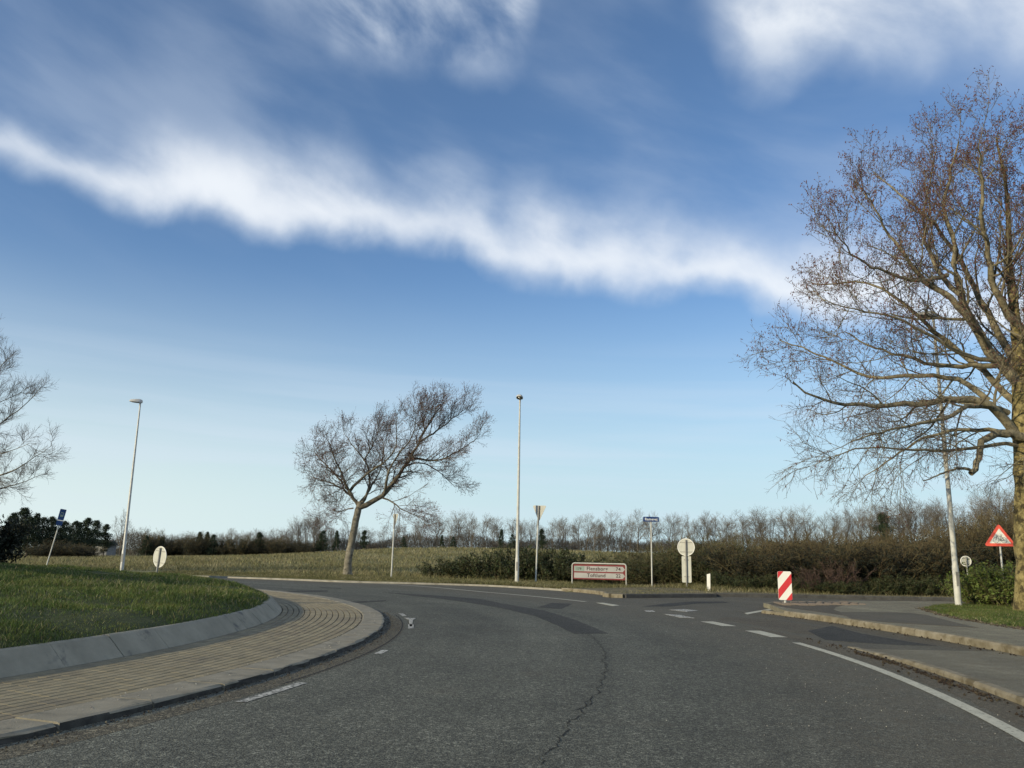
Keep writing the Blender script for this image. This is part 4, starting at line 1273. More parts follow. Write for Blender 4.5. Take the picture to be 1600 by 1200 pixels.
# low brambles at its foot
for px in np.arange(1130, 1500, 30):
    y = np.interp(px, [1080, 1190, 1300], [36.6, 34.0, 33.0]) + rr.uniform(-.3, .5); x = D(px, 920, y)[0]
    plant_shrub('bramble%d' % rr.randrange(2), 'bramble_shrub', x, y, .1, .62, rr.uniform(.35, .6), 'low green bramble at the foot of the brown thicket', 'low brambles along the thicket foot')
for px, lab in ((1275, 'small russet bush at the thicket foot right of the striped marker board'), (1322, 'taller russet bush at the thicket foot, further right of the striped marker')):
    x = D(px, 920, 33.4)[0]
    plant_shrub('russet', 'russet_shrub', x, 33.4, .1, 1.0, 1.0 if px < 1300 else 1.35, lab)
# shrubs behind the signs
for px, y, k, hz, sx in ((690, 46, 'bramble0', .75, 1.0), (725, 45, 'bramble1', .9, 1.1), (765, 44, 'bramble0', 1.2, 1.1), (800, 43.5, 'bramble1', 1.25, 1.15), (835, 43, 'bramble0', 1.35, 1.15), (868, 42.5, 'bramble1', 1.25, 1.1), (905, 42.5, 'bramble0', 1.1, 1.1)):
    x = D(px, 900, y)[0]
    plant_shrub(k, 'bramble_shrub', x, y, .06, sx, hz, 'dull green bush at the field edge behind the middle lamp post', 'bushes behind the middle lamp')
for px, y, tp in ((940, 41.5, 872), (975, 41, 862), (1005, 40.5, 856), (1035, 39.8, 850), (1062, 39.6, 842), (1092, 39.6, 838), (1120, 39.4, 834), (1010, 43, 850), (1055, 42, 842), (1100, 42, 834)):
    x = D(px, 900, y)[0]
    plant_shrub('olive%d' % rr.randrange(2), 'green_shrub', x, y, .1, .95, (D(px, tp, y)[2] - .1) / 2.75, 'olive green bush behind the blue name sign and the direction sign', 'bushes behind the name sign')
# leafy bush beside the trunk of the big tree
for px, y, s, hz, lab in ((1580, 24.4, 1.0, .95, 'bright leafy bush touching the big lichen-covered trunk'), (1548, 25.3, .95, .92, 'bright leafy bush under the bicycle warning sign'), (1524, 26.4, .7, .62, 'lower leafy bush just right of the right lamp post')):
    x = D(px, 930, y)[0]
    plant_shrub('bright', 'leafy_shrub', x, y, .14, s, hz, lab)
# dark evergreen bush on the island at the left edge
for x, y, s, hz, lab in ((-16.9, 26.6, .95, 1.02, 'dark evergreen bush on the grass mound at the left edge'),):
    plant_shrub('dark0', 'evergreen_shrub', x, y, float(mound_z(x, y)) - .05, s, hz, lab)
for x, y, s, hz in ((-13.2, 16.0, 1.0, 1.45), (-15.6, 16.8, 1.1, 1.6), (-18.0, 17.8, 1.1, 1.6), (-20.0, 20, 1.2, 1.5), (-19.5, 25.4, 1.1, 1.3)):  # unseen bushes added to throw a shadow band over the mound
    plant_shrub('dark0', 'evergreen_shrub', x, y, float(mound_z(x, y)) - .05, s, hz, 'unseen evergreen bush added beyond the left edge to shade the mound', 'evergreens added beyond the left edge for shade')
# tan dome shrub and dark understorey of the wood
x = D(97, 860, 92)[0]
plant_shrub('brown0', 'dome_shrub', x, 92, z_at(x, 92), 1.35, .62, 'tan dome-shaped shrub below the blue bus stop sign')
for i in (-1, 1):
    plant_shrub('brown1', 'dome_shrub', x + 2.0 * i, 93, z_at(x, 93), 1.1, .5, 'tan shrub beside the dome shrub below the bus stop sign', 'tan shrubs by the dome shrub')


for i, px in enumerate((238, 256, 272, 288, 304, 322, 340, 356, 372, 390, 404, 420, 436, 455, 478)):
    Yq = 140 + (i * 5) % 4; x = D(px, 860, Yq)[0]
    plant_shrub('brown%d' % (i % 3), 'wood_shrub', x, Yq, z_at(x, Yq), 1.3 + .3 * (i % 2), (1.4, .8, 1.2, .65)[i % 4] * (1 if px < 410 else .75), 'grey brown leafless bush along the wood edge left of the leaning tree', 'bushes of the left wood edge')


def understorey():
    rng = np.random.default_rng(77); n = 60000
    px = rng.uniform(120, 1640, n); y = rng.uniform(145, 158, n)
    x = (px - 800) / FPX * y * 1.02
    hmax = np.interp(px, [60, 300, 420, 520, 640, 800, 1000, 1200, 1640], [3.4, 3.6, 3.2, 2.4, 2.4, 2.3, 2.4, 3.0, 3.6]) * (.75 + .35 * np.sin(px * .045) * np.sin(px * .017 + 1))
    z = field_h(x, y) + hmax * rng.random(n) ** 1.1
    d = rng.normal(0, .5, (n, 3)) + np.array([0, 0, 1.0])
    L = rng.uniform(.5, 1.2, n)
    P, R = walk(np.stack([x, y, z], 1), d, L, 1, np.full(n, .02), .5, (0, 0, 0), 0.0, rng)
    V, F = tubes(P, R, 3)
    tag(obj('undergrowth', mesh_np('undergrowth', V, [F]), M_FARTWIG), kind='stuff')


understorey()

# shed far left
def shed():
    Y = 128; x0 = D(150, 860, Y)[0]; x1 = D(174, 860, Y)[0]; z = z_at(x0, Y)
    r = thing('shed', 'small grey shed half hidden by trees left of the left lamp post', 'shed', ((x0 + x1) / 2, Y, z))
    w = (x1 - x0) / 2
    MB().box(-w, w, -1.5, 1.5, 0, 1.7).build('wall', M_SHED, r)
    m = MB(); m.v = [(-w - .2, -1.8, 1.65), (w + .2, -1.8, 1.65), (w + .2, 1.8, 1.65), (-w - .2, 1.8, 1.65), (-w - .2, 0, 2.5), (w + .2, 0, 2.5)]
    m.f = [(0, 1, 5, 4), (2, 3, 4, 5), (0, 4, 3), (1, 2, 5), (0, 3, 2, 1)]
    m.build('roof', M_DARKKERB, r)
    MB().box(-.5, .5, -1.54, -1.503, 0, 1.5).build('door', M_GREYPOLE, r)


shed()


# ------------------------------------------------------------------ grass
def blades(name, X, Y, Z, H, W, mt, rng, lean=.35, kind='stuff', parent=None):
    n = len(X); a = rng.uniform(0, 2 * np.pi, n); lx = rng.normal(0, lean, n) * H; ly = rng.normal(0, lean, n) * H
    b = np.stack([X, Y, Z - .01], 1); u = np.stack([np.cos(a), np.sin(a), np.zeros(n)], 1) * (W / 2)[:, None]
    mid = b + np.stack([lx * .35, ly * .35, H * .55], 1); tip = b + np.stack([lx, ly, H], 1)
    V = np.stack([b - u, b + u, mid - u * .75, mid + u * .75, tip], 1).reshape(-1, 3)
    o = np.arange(n)[:, None] * 5
    o_ = obj(name, mesh_np(name, V, [o + np.array([0, 1, 3, 2]), o + np.array([2, 3, 4])]), mt, parent)
    return tag(o_, kind=kind)


def vnoise(x, y, s, seed):
    r = np.random.default_rng(seed); ph = r.uniform(0, 6.28, (6, 2)); fr = r.normal(0, 1, (6, 2)) / s
    v = sum(np.sin(x * f[0] * 2 + p[0]) * np.cos(y * f[1] * 2 + p[1]) for f, p in zip(fr, ph))
    return v / 3.0


def mound_grass():
    rng = np.random.default_rng(9); X, Y = [], []
    for n, dmin, dmax in ((900000, 3, 11), (520000, 11, 18), (260000, 18, 40)):
        r = 20.05 * np.sqrt(rng.random(n * 3)); a = rng.uniform(-np.pi, np.pi, n * 3)
        x = CX + r * np.cos(a); y = CY + r * np.sin(a); d = np.hypot(x, y)
        ok = in_view(x, y, .5, 15) & (d >= dmin) & (d < dmax)
        x, y = x[ok], y[ok]
        cap = {3: 170000, 11: 150000, 18: 80000}[dmin]
        X.append(x[:cap]); Y.append(y[:cap])
    X = np.concatenate(X); Y = np.concatenate(Y); n = len(X)
    d = np.hypot(X, Y); cl = vnoise(X, Y, 1.0, 1) + .6 * vnoise(X, Y, .35, 2)
    r = np.hypot(X - CX, Y - CY)
    H = (.060 + .042 * cl) * rng.uniform(.5, 1.5, n); H = np.clip(H, .02, .18) * np.where(r > 19.7, .75, 1)
    W = np.clip(.0025 + d * .00045, .003, .014) * rng.uniform(.7, 1.3, n)
    dead = rng.random(n) < .05 + .05 * (cl > .5)
    Z = mound_z(X, Y)
    blades('grass', X[~dead], Y[~dead], Z[~dead], H[~dead], W[~dead], M_GRASS, rng, .45)
    blades('grass', X[dead], Y[dead], Z[dead], H[dead] * 1.25, W[dead], M_STRAW, rng, .6)


def poly_mask(px, py, poly):
    inside = np.zeros(len(px), bool); n = len(poly); j = n - 1
    for i in range(n):
        xi, yi = poly[i]; xj, yj = poly[j]
        c = ((yi > py) != (yj > py)) & (px < (xj - xi) * (py - yi) / (yj - yi + 1e-12) + xi)
        inside ^= c; j = i
    return inside


def lawn_grass():
    rng = np.random.default_rng(10); n = 500000
    x = rng.uniform(9, 24, n); y = rng.uniform(11, 27, n)
    ok = poly_mask(x, y, lawn_edge) & in_view(x, y, .2, 20)
    x, y = x[ok][:110000], y[ok][:110000]; n = len(x)
    cl = vnoise(x, y, .9, 5)
    H = np.clip((.05 + .035 * cl) * rng.uniform(.4, 1.5, n), .012, .15)
    W = np.full(n, .009) * rng.uniform(.6, 1.4, n)
    dead = rng.random(n) < .16
    blades('grass', x[~dead], y[~dead], np.full((~dead).sum(), .145), H[~dead], W[~dead], M_GRASS, rng, .45)
    blades('grass', x[dead], y[dead], np.full(dead.sum(), .145), H[dead], W[dead], M_STRAW, rng, .6)
    # rough grass on the far verge and under the thicket
    n = 160000
    x = rng.uniform(-1, 26, n); y = rng.uniform(29, 41, n)
    edge_d = np.where(x > 7.5, y - 31.9, (y - 36.8) + .25 * x)
    ok = poly_mask(x, y, far_pts) & (rng.random(n) < np.clip(.10 + .35 * vnoise(x, y, 1.2, 8) + .5 * sst(edge_d, 0, 1.2), .02, 1))
    x, y = x[ok], y[ok]; n = len(x)
    H = np.clip((.04 + .12 * sst(edge_d[ok], 0, 1.2)) * rng.uniform(.3, 1.6, n), .015, .35)
    dead = rng.random(n) < .6
    blades('grass', x[~dead], y[~dead], np.full((~dead).sum(), .12), H[~dead], np.full((~dead).sum(), .014), M_DRYGRASS, rng, .5)
    blades('grass', x[dead], y[dead], np.full(dead.sum(), .12), H[dead], np.full(dead.sum(), .014), M_STRAW, rng, .6)
    # strip of verge along the far edge of the circulating road
    n = 90000; a = rng.uniform(36.5, 80, n); r = np.array([r_outer(v) for v in a]) + .05 + rng.random(n) ** 1.5 * 6
    x = CX + r * np.cos(np.radians(a)); y = CY + r * np.sin(np.radians(a))
    H = np.clip(.12 * rng.uniform(.3, 1.6, n) * sst(r, 30, 33.5), .02, .3)
    dead = rng.random(n) < .45
    blades('grass', x[~dead], y[~dead], field_h(x, y)[~dead], H[~dead], np.full((~dead).sum(), .016), M_DRYGRASS, rng, .5)
    blades('grass', x[dead], y[dead], field_h(x, y)[dead], H[dead], np.full(dead.sum(), .016), M_STRAW, rng, .6)


def stubble():
    rng = np.random.default_rng(12); n = 210000
    t = rng.random(n); y = 42 * (125 / 42) ** t
    x = (rng.uniform(60, 1110, n) - 800) / FPX * y * 1.03
    ok = np.hypot(x - CX, y - CY) > 36.5
    x, y = x[ok], y[ok]; n = len(x)
    cl = vnoise(x, y * .4, 3.0, 15)
    keep = rng.random(n) < np.clip(.55 + .4 * cl, .1, 1)
    x, y, cl = x[keep], y[keep], cl[keep]; n = len(x)
    H = rng.uniform(.10, .34, n); W = .010 + y * .00035
    g = rng.random(n) < .4
    z = field_h(x, y)
    blades('stubble', x[~g], y[~g], z[~g], H[~g], W[~g], M_STRAW, rng, .5)
    blades('grass', x[g], y[g], z[g], H[g] * .8, W[g], M_DRYGRASS, rng, .5)


mound_grass()
lawn_grass()
stubble()


def grit():
    rng = np.random.default_rng(14)
    rng2 = np.random.default_rng(15)
    def chips(name, x, y, z, s, mt):
        C = np.stack([x, y, z], 1); V, F = spindles(C, rng.normal(0, 1, (len(x), 3)) * np.array([1, 1, .25]), s, s * .38)
        tag(obj(name, mesh_np(name, V, [F]), mt), kind='stuff')
    a = rng.uniform(-28, 3, 420); r = 29.8 - np.abs(rng.normal(0, .14, 420))
    chips('grit', CX + r * np.cos(np.radians(a)), CY + r * np.sin(np.radians(a)), np.full(420, .008), rng.uniform(.012, .05, 420), M_LITTER)
    n = 900; a = rng.uniform(-36, 16, n); r = 22.38 + np.abs(rng.normal(0, .12, n)) + .01
    chips('grit', CX + r * np.cos(np.radians(a)), CY + r * np.sin(np.radians(a)), np.full(n, .006), rng.uniform(.008, .028, n), M_GRIT)
    n = 260; a = rng.uniform(-14, 9, n); r = 28.4 + rng.normal(0, .7, n)
    chips('pale_grit', CX + r * np.cos(np.radians(a)), CY + r * np.sin(np.radians(a)), np.full(n, .006), rng.uniform(.005, .013, n), M_PALEGRIT)
    n = 240; a = rng.uniform(-34, 14, n); r = np.where(rng.random(n) < .5, 21.95, 22.15) + rng.normal(0, .03, n)
    chips('pale_grit', CX + r * np.cos(np.radians(a)), CY + r * np.sin(np.radians(a)), np.full(n, .068), rng.uniform(.008, .022, n), M_PALEGRIT)
    n = 260; a = rng.uniform(-24, 15, n); r = 32.1 - np.abs(rng.normal(0, .12, n))
    chips('grit', CX + r * np.cos(np.radians(a)), CY + r * np.sin(np.radians(a)), np.array([track_z(v) if v < 0 else .004 for v in a]) + .006, rng.uniform(.012, .05, n), M_LITTER)
    # litter in clumps along the gutter and along the ragged edge of the lawn
    ca = rng2.uniform(-26, -1, 26); a = np.repeat(ca, 30) + rng2.normal(0, .35, 780); r = 29.66 + np.repeat(rng2.normal(0, .03, 26), 30) + rng2.normal(0, .022, 780)
    chips('leaf_litter', CX + r * np.cos(np.radians(a)), CY + r * np.sin(np.radians(a)), np.full(780, .008), rng2.uniform(.015, .05, 780), M_LITTER)
    P = np.array(lawn_pts[:9]); t = rng2.random(1500) * (len(P) - 1.001); i = t.astype(int); f = (t - i)[:, None]
    q = P[i] * (1 - f) + P[i + 1] * f + rng2.normal(0, .07, (1500, 2))
    chips('leaf_litter', q[:, 0], q[:, 1], np.full(1500, .128), rng2.uniform(.02, .07, 1500), M_GRIT)


grit()


# ------------------------------------------------------------------ street furniture
def rrect(x0, x1, z0, z1, r, n=5):
    pts = []
    for cx, cz, a in ((x1 - r, z1 - r, 0), (x0 + r, z1 - r, 90), (x0 + r, z0 + r, 180), (x1 - r, z0 + r, 270)):
        for k in range(n + 1):
            t = R_(a + 90 * k / n); pts.append((cx + r * math.cos(t), cz + r * math.sin(t)))
    return pts


def circle(cx, cz, r, n=32): return [(cx + r * math.cos(2 * math.pi * k / n), cz + r * math.sin(2 * math.pi * k / n)) for k in range(n)]


def rtri(w, z0, h, r, up=True, n=5):
    v = [(-w / 2, z0), (w / 2, z0), (0, z0 + h)] if up else [(0, z0), (w / 2, z0 + h), (-w / 2, z0 + h)]
    out = []
    for i in range(3):
        p = Vector(v[i]); a = (Vector(v[i - 1]) - p).normalized(); b = (Vector(v[(i + 1) % 3]) - p).normalized()
        bis = (a + b).normalized(); half = math.acos(max(-1, min(1, a.dot(b)))) / 2
        c = p + bis * (r / math.sin(half)); t0 = c - 0 * bis
        n0 = (p + a * (r / math.tan(half))) - c; n1 = (p + b * (r / math.tan(half))) - c
        a0 = math.atan2(n0.y, n0.x); a1 = math.atan2(n1.y, n1.x); da = (a1 - a0 + math.pi) % (2 * math.pi) - math.pi
        for k in range(n + 1):
            t = a0 + da * k / n; out.append((c.x + r * math.cos(t), c.y + r * math.sin(t)))
    return out


def clip(poly, nx, nz, d, keep_less=True):
    out = []; n = len(poly)
    f = lambda p: (p[0] * nx + p[1] * nz - d) * (1 if keep_less else -1)
    for i in range(n):
        a, b = poly[i], poly[(i + 1) % n]; fa, fb = f(a), f(b)
        if fa <= 0: out.append(a)
        if fa * fb < 0:
            t = fa / (fa - fb); out.append((a[0] + (b[0] - a[0]) * t, a[1] + (b[1] - a[1]) * t))
    return out


def text(txt, size, x, z, y, mt, parent, align='LEFT', bold=0.0, squash=1.0, name='lettering'):
    cu = bpy.data.curves.new('lettering', 'FONT'); cu.body = txt; cu.size = size; cu.align_x = align; cu.offset = bold; cu.space_character = 1.08
    cu.extrude = 0.001; cu.resolution_u = 3
    tmp = bpy.data.objects.new('lettering_src', cu); COL.objects.link(tmp)
    dg = bpy.context.evaluated_depsgraph_get()
    me = bpy.data.meshes.new_from_object(tmp.evaluated_get(dg))
    bpy.data.objects.remove(tmp); bpy.data.curves.remove(cu)
    me.transform(Matrix.Translation((x, y, z)) @ Matrix.Rotation(R_(90), 4, 'X') @ Matrix.Diagonal((squash, 1, 1, 1)))
    me.materials.clear()
    return obj(name, me, mt, parent)


def post(parent, h, r, mt, x=0, y=0, z0=0, n=12, r1=None, lean=(0, 0), name='post'):
    return sharp_smooth(MB().tube([(x, y, z0 - .1), (x + lean[0] * .5, y + lean[1] * .5, z0 + h * .5), (x + lean[0], y + lean[1], z0 + h)], [r, (r + (r1 or r)) / 2, r1 or r], n).build(name, mt, parent))


# street lamps
def lamp(label, loc, h, head_dir, mt_pole, tilt=4.0):
    r = thing('street_lamp', label, 'street lamp', loc, 0, 'street lamps round the roundabout')
    sharp_smooth(MB().tube([(0, 0, -.1), (0, 0, .0), (0, 0, 1.1), (0, 0, 1.16), (0, 0, h * .6), (0, 0, h)], [.092, .092, .088, .076, .058, .036], 16).build('pole', mt_pole, r))
    p = MB(); p.box(-.045, .045, -.004, .0, .55, .95)
    d = p.build('hatch', M_GREYPOLE, r, rotz=math.atan2(-loc[0], loc[1]) if False else 0.0); d.location = (0, -.087, 0)
    hd = bpy.data.objects.new('lamp_head', None)
    # head: lofted sections along +x
    m = MB(); secs = [(-.10, .06, .10, .02), (-.06, .10, .16, .0), (.06, .14, .20, -.005), (.25, .165, .17, -.005), (.45, .14, .12, .0), (.54, .08, .06, .012)]
    prof = [(-1, 0), (-1, .35), (-.72, .82), (-.25, 1), (.25, 1), (.72, .82), (1, .35), (1, 0)]
    for (x, w, t, z0) in secs:
        for (u, v) in prof: m.v.append((x, u * w, z0 + v * t))
    k = len(prof)
    for i in range(len(secs) - 1):
        for q in range(k):
            q2 = (q + 1) % k; m.f.append((i * k + q, i * k + q2, (i + 1) * k + q2, (i + 1) * k + q))
    m.f.append(tuple(reversed(range(k)))); m.f.append(tuple((len(secs) - 1) * k + q for q in range(k)))
    me = m.mesh('lamp_head'); 
    h_ = obj('lamp_head', me, M_HOUSING, r, (0, 0, h - .01), head_dir); h_.rotation_euler = (0, -R_(tilt), head_dir)
    sharp_smooth(h_, 40)
    l = MB(); n = 14
    l.plate([(.24 + .22 * math.cos(2 * math.pi * i / n), .115 * math.sin(2 * math.pi * i / n)) for i in range(n)], 0, .018)
    lm = l.mesh('lens'); lm.transform(Matrix.Translation((0, 0, -.006)) @ Matrix.Rotation(R_(-90), 4, 'X'))
    o = obj('lens', lm, M_LENS, h_)
    sharp_smooth(MB().tube([(0, 0, -.16), (0, 0, .02)], [.042, .05], 12).build('collar', M_HOUSING, h_))
    return r


def base_at(px, Y, z): 
    p = D(px, 880, Y); return (p[0], Y, z)


def lamp_loc(pxb, pyb, Y):
    d = ray(pxb, pyb); return (d[0] / d[1] * Y, Y, .1)


pL = lamp_loc(190, 892, 43.0)
lamp('tall street lamp on the left behind the grass mound', pL, 8.75, R_(200), M_STEEL)
lamp('tall street lamp in the middle beside the give way sign', (0.40, 39.4, .1), 8.65, R_(-95), M_POLE)
lamp('street lamp with pale pole standing on the right lawn, its head among tree branches', (12.92, 24.5, .15), 8.6, R_(183), M_POLE)


def facing(x, y, extra=0.0):                            # rotation that turns a sign's front (-y) to the camera side plus extra
    return math.atan2(x, -y) * 0 + R_(extra)


# chevron marker board
def marker_board():
    x, y = 7.93, 24.4
    r = thing('marker_board', 'red and white striped marker board on a short post at the island nose', 'traffic sign', (x, y, .12), R_(-8))
    w, h, z0 = .38, .80, .10
    out = rrect(-w / 2, w / 2, z0, z0 + h, .045)
    MB().plate(out, -.010, .010).build('panel', M_WHITE, r)
    ins = rrect(-w / 2 + .002, w / 2 - .002, z0 + .002, z0 + h - .002, .043)
    # stripe coordinate: (x+w/2) + .82*(top - z)
    k = .82
    def band(a, b):
        p = ins
        # x - k z + (w/2 + k*(z0+h)) in [a,b]
        c = w / 2 + k * (z0 + h)
        if a is not None: p = clip(p, 1, -k, a - c, False)
        if b is not None: p = clip(p, 1, -k, b - c, True)
        return p
    for a, b in ((None, .165), (.42, .64), (.86, None)):
        MB().plate(band(a, b), -.0125, -.0095).build('stripe', M_RED, r)
    post(r, .60, .038, M_STEEL, 0, .05, -.02)
    for zz in (.3, .7): MB().box(-.06, .06, .0102, .02, zz, zz + .03).build('bracket', M_GREYPOLE, r)
    MB().box(-.10, .12, -.05, .15, -.015, .015).build('foot', M_GREYPOLE, r)


marker_board()


# bicycle warning triangle
def bike_sign():
    Y = 27.6; x = D(1566, 880, Y)[0]
    zb = D(1566, 853.5, Y)[2]; zt = D(1564, 818.0, Y)[2]
    r = thing('warning_sign', 'red bordered warning triangle with a bicycle beside the big trunk', 'traffic sign', (x, Y, .14), R_(-14))
    z0 = zb - .14; h = zt - zb; w = h * 1.33
    MB().plate(rtri(w, z0, h, .05), -.008, .008).build('plate', M_ORANGERED, r)
    iw = w * .66; ih = h * .66; iz = z0 + h * .125
    MB().plate(rtri(iw, iz, ih, .012), -.0105, -.0075).build('panel', M_WHITE, r)
    b = MB(); s = w * .38; cx = 0.0; cz = z0 + h * .26
    def ring(cx, cz, rad, t, n=20):
        i0 = len(b.v)
        for k in range(n):
            a = 2 * math.pi * k / n
            for q in (rad - t, rad + t):
                b.v.append((cx + q * math.cos(a), -.0128, cz + q * math.sin(a)))
        for k in range(n):
            k2 = (k + 1) % n; b.f.append((i0 + 2 * k, i0 + 2 * k + 1, i0 + 2 * k2 + 1, i0 + 2 * k2))
    def bar(p, q, t):
        p = Vector(p); q = Vector(q); u = (q - p).normalized(); nn = Vector((-u.y, u.x)) * t; i0 = len(b.v)
        for e in (p - nn, q - nn, q + nn, p + nn): b.v.append((e.x, -.0128, e.y))
        b.f.append((i0, i0 + 1, i0 + 2, i0 + 3))
    rw = s * .23
    ring(-s * .33, cz, rw, .0045); ring(s * .33, cz, rw, .0045)
    bb = (s * .02, cz); seat = (s * .10, cz + s * .36); head = (-s * .22, cz + s * .36)
    for p, q in (((-s * .33, cz), (-s * .21, cz + s * .45)), (bb, head), (head, seat), (bb, (s * .13, cz + s * .45)), (bb, (s * .33, cz)), ((s * .33, cz), seat),
                 ((-s * .30, cz + s * .46), (-s * .16, cz + s * .45)), ((s * .06, cz + s * .46), (s * .21, cz + s * .46)), ((s * -.04, cz - s * .06), (s * .10, cz + s * .05))): bar(p, q, .006)
    b.build('bicycle_symbol', M_BLACK, r)
    post(r, z0 + h * .75, .030, M_STEEL, 0, .045)
    for zz in (z0 + .12, z0 + .45): MB().box(-.05, .05, .0085, .02, zz, zz + .03).build('bracket', M_GREYPOLE, r)


bike_sign()


# direction sign
def direction_sign():
    y = 38.0
    pl = np.array([2.88, y + .35]); pr = np.array([5.22, y - .35])
    c = (pl + pr) / 2; ang = math.atan2(pr[1] - pl[1], pr[0] - pl[0])
    hw = float(np.linalg.norm(pr - pl)) / 2
    r = thing('direction_sign', 'low red direction sign with two white arrow panels, Flensborg 74 and Toftlund 22', 'road sign', (c[0], c[1], .12), ang)
    top = .93; rad = .11; R0 = .027
    pts = [(-hw, 0, -.1), (-hw, 0, .4), (-hw, 0, top - rad)]
    for k in range(1, 6): pts.append((-hw + rad - rad * math.cos(R_(18 * k)), 0, top - rad + rad * math.sin(R_(18 * k))))
    pts += [(0, 0, top)]
    for k in range(0, 6): pts.append((hw - rad + rad * math.sin(R_(18 * k)), 0, top - rad + rad * math.cos(R_(18 * k))))
    pts += [(hw, 0, .4), (hw, 0, -.1)]
    sharp_smooth(MB().tube(pts, [R0] * len(pts), 10).build('tube_frame', M_POLE, r), 50)
    x0, x1 = -hw + .06, hw - .035
    MB().plate(rrect(x0, x1, .23, top - .05, .03), -.012, .012).build('backing_panel', M_DARKRED, r)
    for z0, z1, name, km in ((.575, .81, 'Flensborg', '74'), (.285, .515, 'Toftlund', '22')):
        xa, xb = x0 + .035, x1 - .01; t = .11
        p = MB().plate([(xa, z0), (xb - t, z0), (xb, (z0 + z1) / 2), (xb - t, z1), (xa, z1)], -.016, -.0125).build('arrow_panel', M_DULLWHITE, r)
        zc = (z0 + z1) / 2 - .055
        text(name, .225, -.56 if name[0] == 'F' else -.54, zc - .01, -.0185, M_LETTER, p, bold=.004)
        text(km, .21, hw - .46, zc - .005, -.0185, M_LETTER, p, bold=.004)
    s = MB().plate(rrect(x0 + .06, x0 + .50, .585, .80, .02), -.0185, -.0165).build('route_shield', M_GREEN, r)
    text('179', .15, x0 + .13, .635, -.021, M_LETTER, s, bold=.003)
    for px_ in (-.7, .7):
        MB().box(px_ - .02, px_ + .02, .0125, .045, .26, .86).build('bracket', M_GREYPOLE, r)


direction_sign()


# street name sign
def name_sign():
    r = thing('street_name_sign', 'blue street name sign reading Ramevej on a tall thin post', 'street sign', (6.25, 37.0, .12), R_(4))
    h = D(1017, 811.5, 37.0)[2] - .12
    MB().plate(rrect(-.35, .35, h - .10, h + .11, .03), -.012, .012).build('plate', M_BLUE, r)
    MB().plate(rrect(-.335, .335, h - .085, h + .095, .025), -.0135, -.0125).build('plate_face', M_BLUE, r)
    text('Ramevej', .155, 0, h - .045, -.0155, M_WHITE, r, 'CENTER', bold=.003)
    post(r, h - .1, .030, M_POLE)
    sharp_smooth(MB().tube([(0, 0, h - .13), (0, 0, h - .095)], [.04, .04], 12).build('collar', M_GREYPOLE, r))


name_sign()


# round signs seen from behind
def disc_sign(label, loc, zc, dia, rotz, lean=(0, 0), plate=False, post_r=.03):
    r = thing('round_sign', label, 'traffic sign', loc, rotz, 'round signs seen from behind')
    MB().plate(circle(0, zc, dia / 2), .0, .006).build('disc', M_BACK, r)
    # raised rim
    m = MB(); n = 36
    for k in range(n):
        a = 2 * math.pi * k / n
        for q, yy in ((dia / 2 - .025, -.0005), (dia / 2 - .02, -.014), (dia / 2, -.014), (dia / 2 + .002, .007)): m.v.append((q * math.cos(a), yy, zc + q * math.sin(a)))
    for k in range(n):
        for j in range(3):
            k2 = (k + 1) % n; m.f.append((4 * k + j, 4 * k2 + j, 4 * k2 + j + 1, 4 * k + j + 1))
    m.build('rim', M_WHITE, r, smooth=True)
    MB().plate(circle(0, zc, dia / 2 - .003), .0065, .0085).build('front_face', M_BLUE, r)
    post(r, zc + dia * .42, post_r, M_GREYPOLE, -lean[0] * 0, -.045, 0, lean=(0, 0))
    for s in (-1, 1): MB().box(-dia * .36, dia * .36, -.014, -.0005, zc + s * dia * .27 - .014, zc + s * dia * .27 + .014).build('bracket', M_GREYPOLE, r)
    if plate:
        MB().plate(rrect(-.20, .20, .22, zc - dia / 2 - .01, .04), .0, .006).build('lower_plate', M_BACK, r)
        for zz in (.45, zc - dia / 2 - .18): MB().box(-.10, .10, -.014, -.0005, zz, zz + .035).build('bracket', M_GREYPOLE, r)
    r.rotation_euler = (0, 0, rotz)
    return r


Y = 36.3; zc = D(1072, 855, Y)[2] - .12
disc_sign('round sign back with a long plate below, left of the white marker post', (7.62, Y, .12), zc, .74, R_(-22), plate=True, post_r=.036)
Y = 40.0; xq = D(246, 893, Y)[0]; zc = D(251, 870, Y)[2] - .06
o = disc_sign('round sign back leaning to the right behind the grass mound', (xq, Y, .06), zc, .98, R_(-33), post_r=.045)
o.rotation_euler = (0, R_(4.5), R_(-33))
o = disc_sign('small round sign back right of the lamp post before the thicket', (lambda p: (p[0], 31.6, .12))(D(1514, 930, 31.6)), D(1512.5, 877, 31.6)[2] - .12, .39, R_(-6), post_r=.028)


# give way signs seen from behind, turned
def yield_sign(label, loc, ztop, w, rotz, lean):
    r = thing('give_way_sign', label, 'traffic sign', loc, rotz, 'give way signs seen from behind')
    h = w * .88
    MB().plate(rtri(w, ztop - h, h, .05, up=False), 0, .008).build('plate', M_BACKY, r)
    MB().plate(rtri(w * .97, ztop - h * .985, h * .965, .045, up=False), .009, .011).build('front_face', M_RED, r)
    MB().plate(rtri(w * .66, ztop - h * .83, h * .68, .03, up=False), .0115, .0135).build('front_panel', M_WHITE, r)
    post(r, ztop - .04, .038, M_POLE, 0, -.05)
    sharp_smooth(MB().tube([(0, -.05, ztop - h * 1.25), (0, -.05, ztop - .02)], [.044, .044], 12).build('sleeve', M_GREYPOLE, r))
    for s in (.2, .62): MB().box(-.1, .1, -.012, -.0005, ztop - h * s - .03, ztop - h * s).build('bracket', M_GREYPOLE, r)
    r.rotation_euler = (0, R_(lean), rotz)


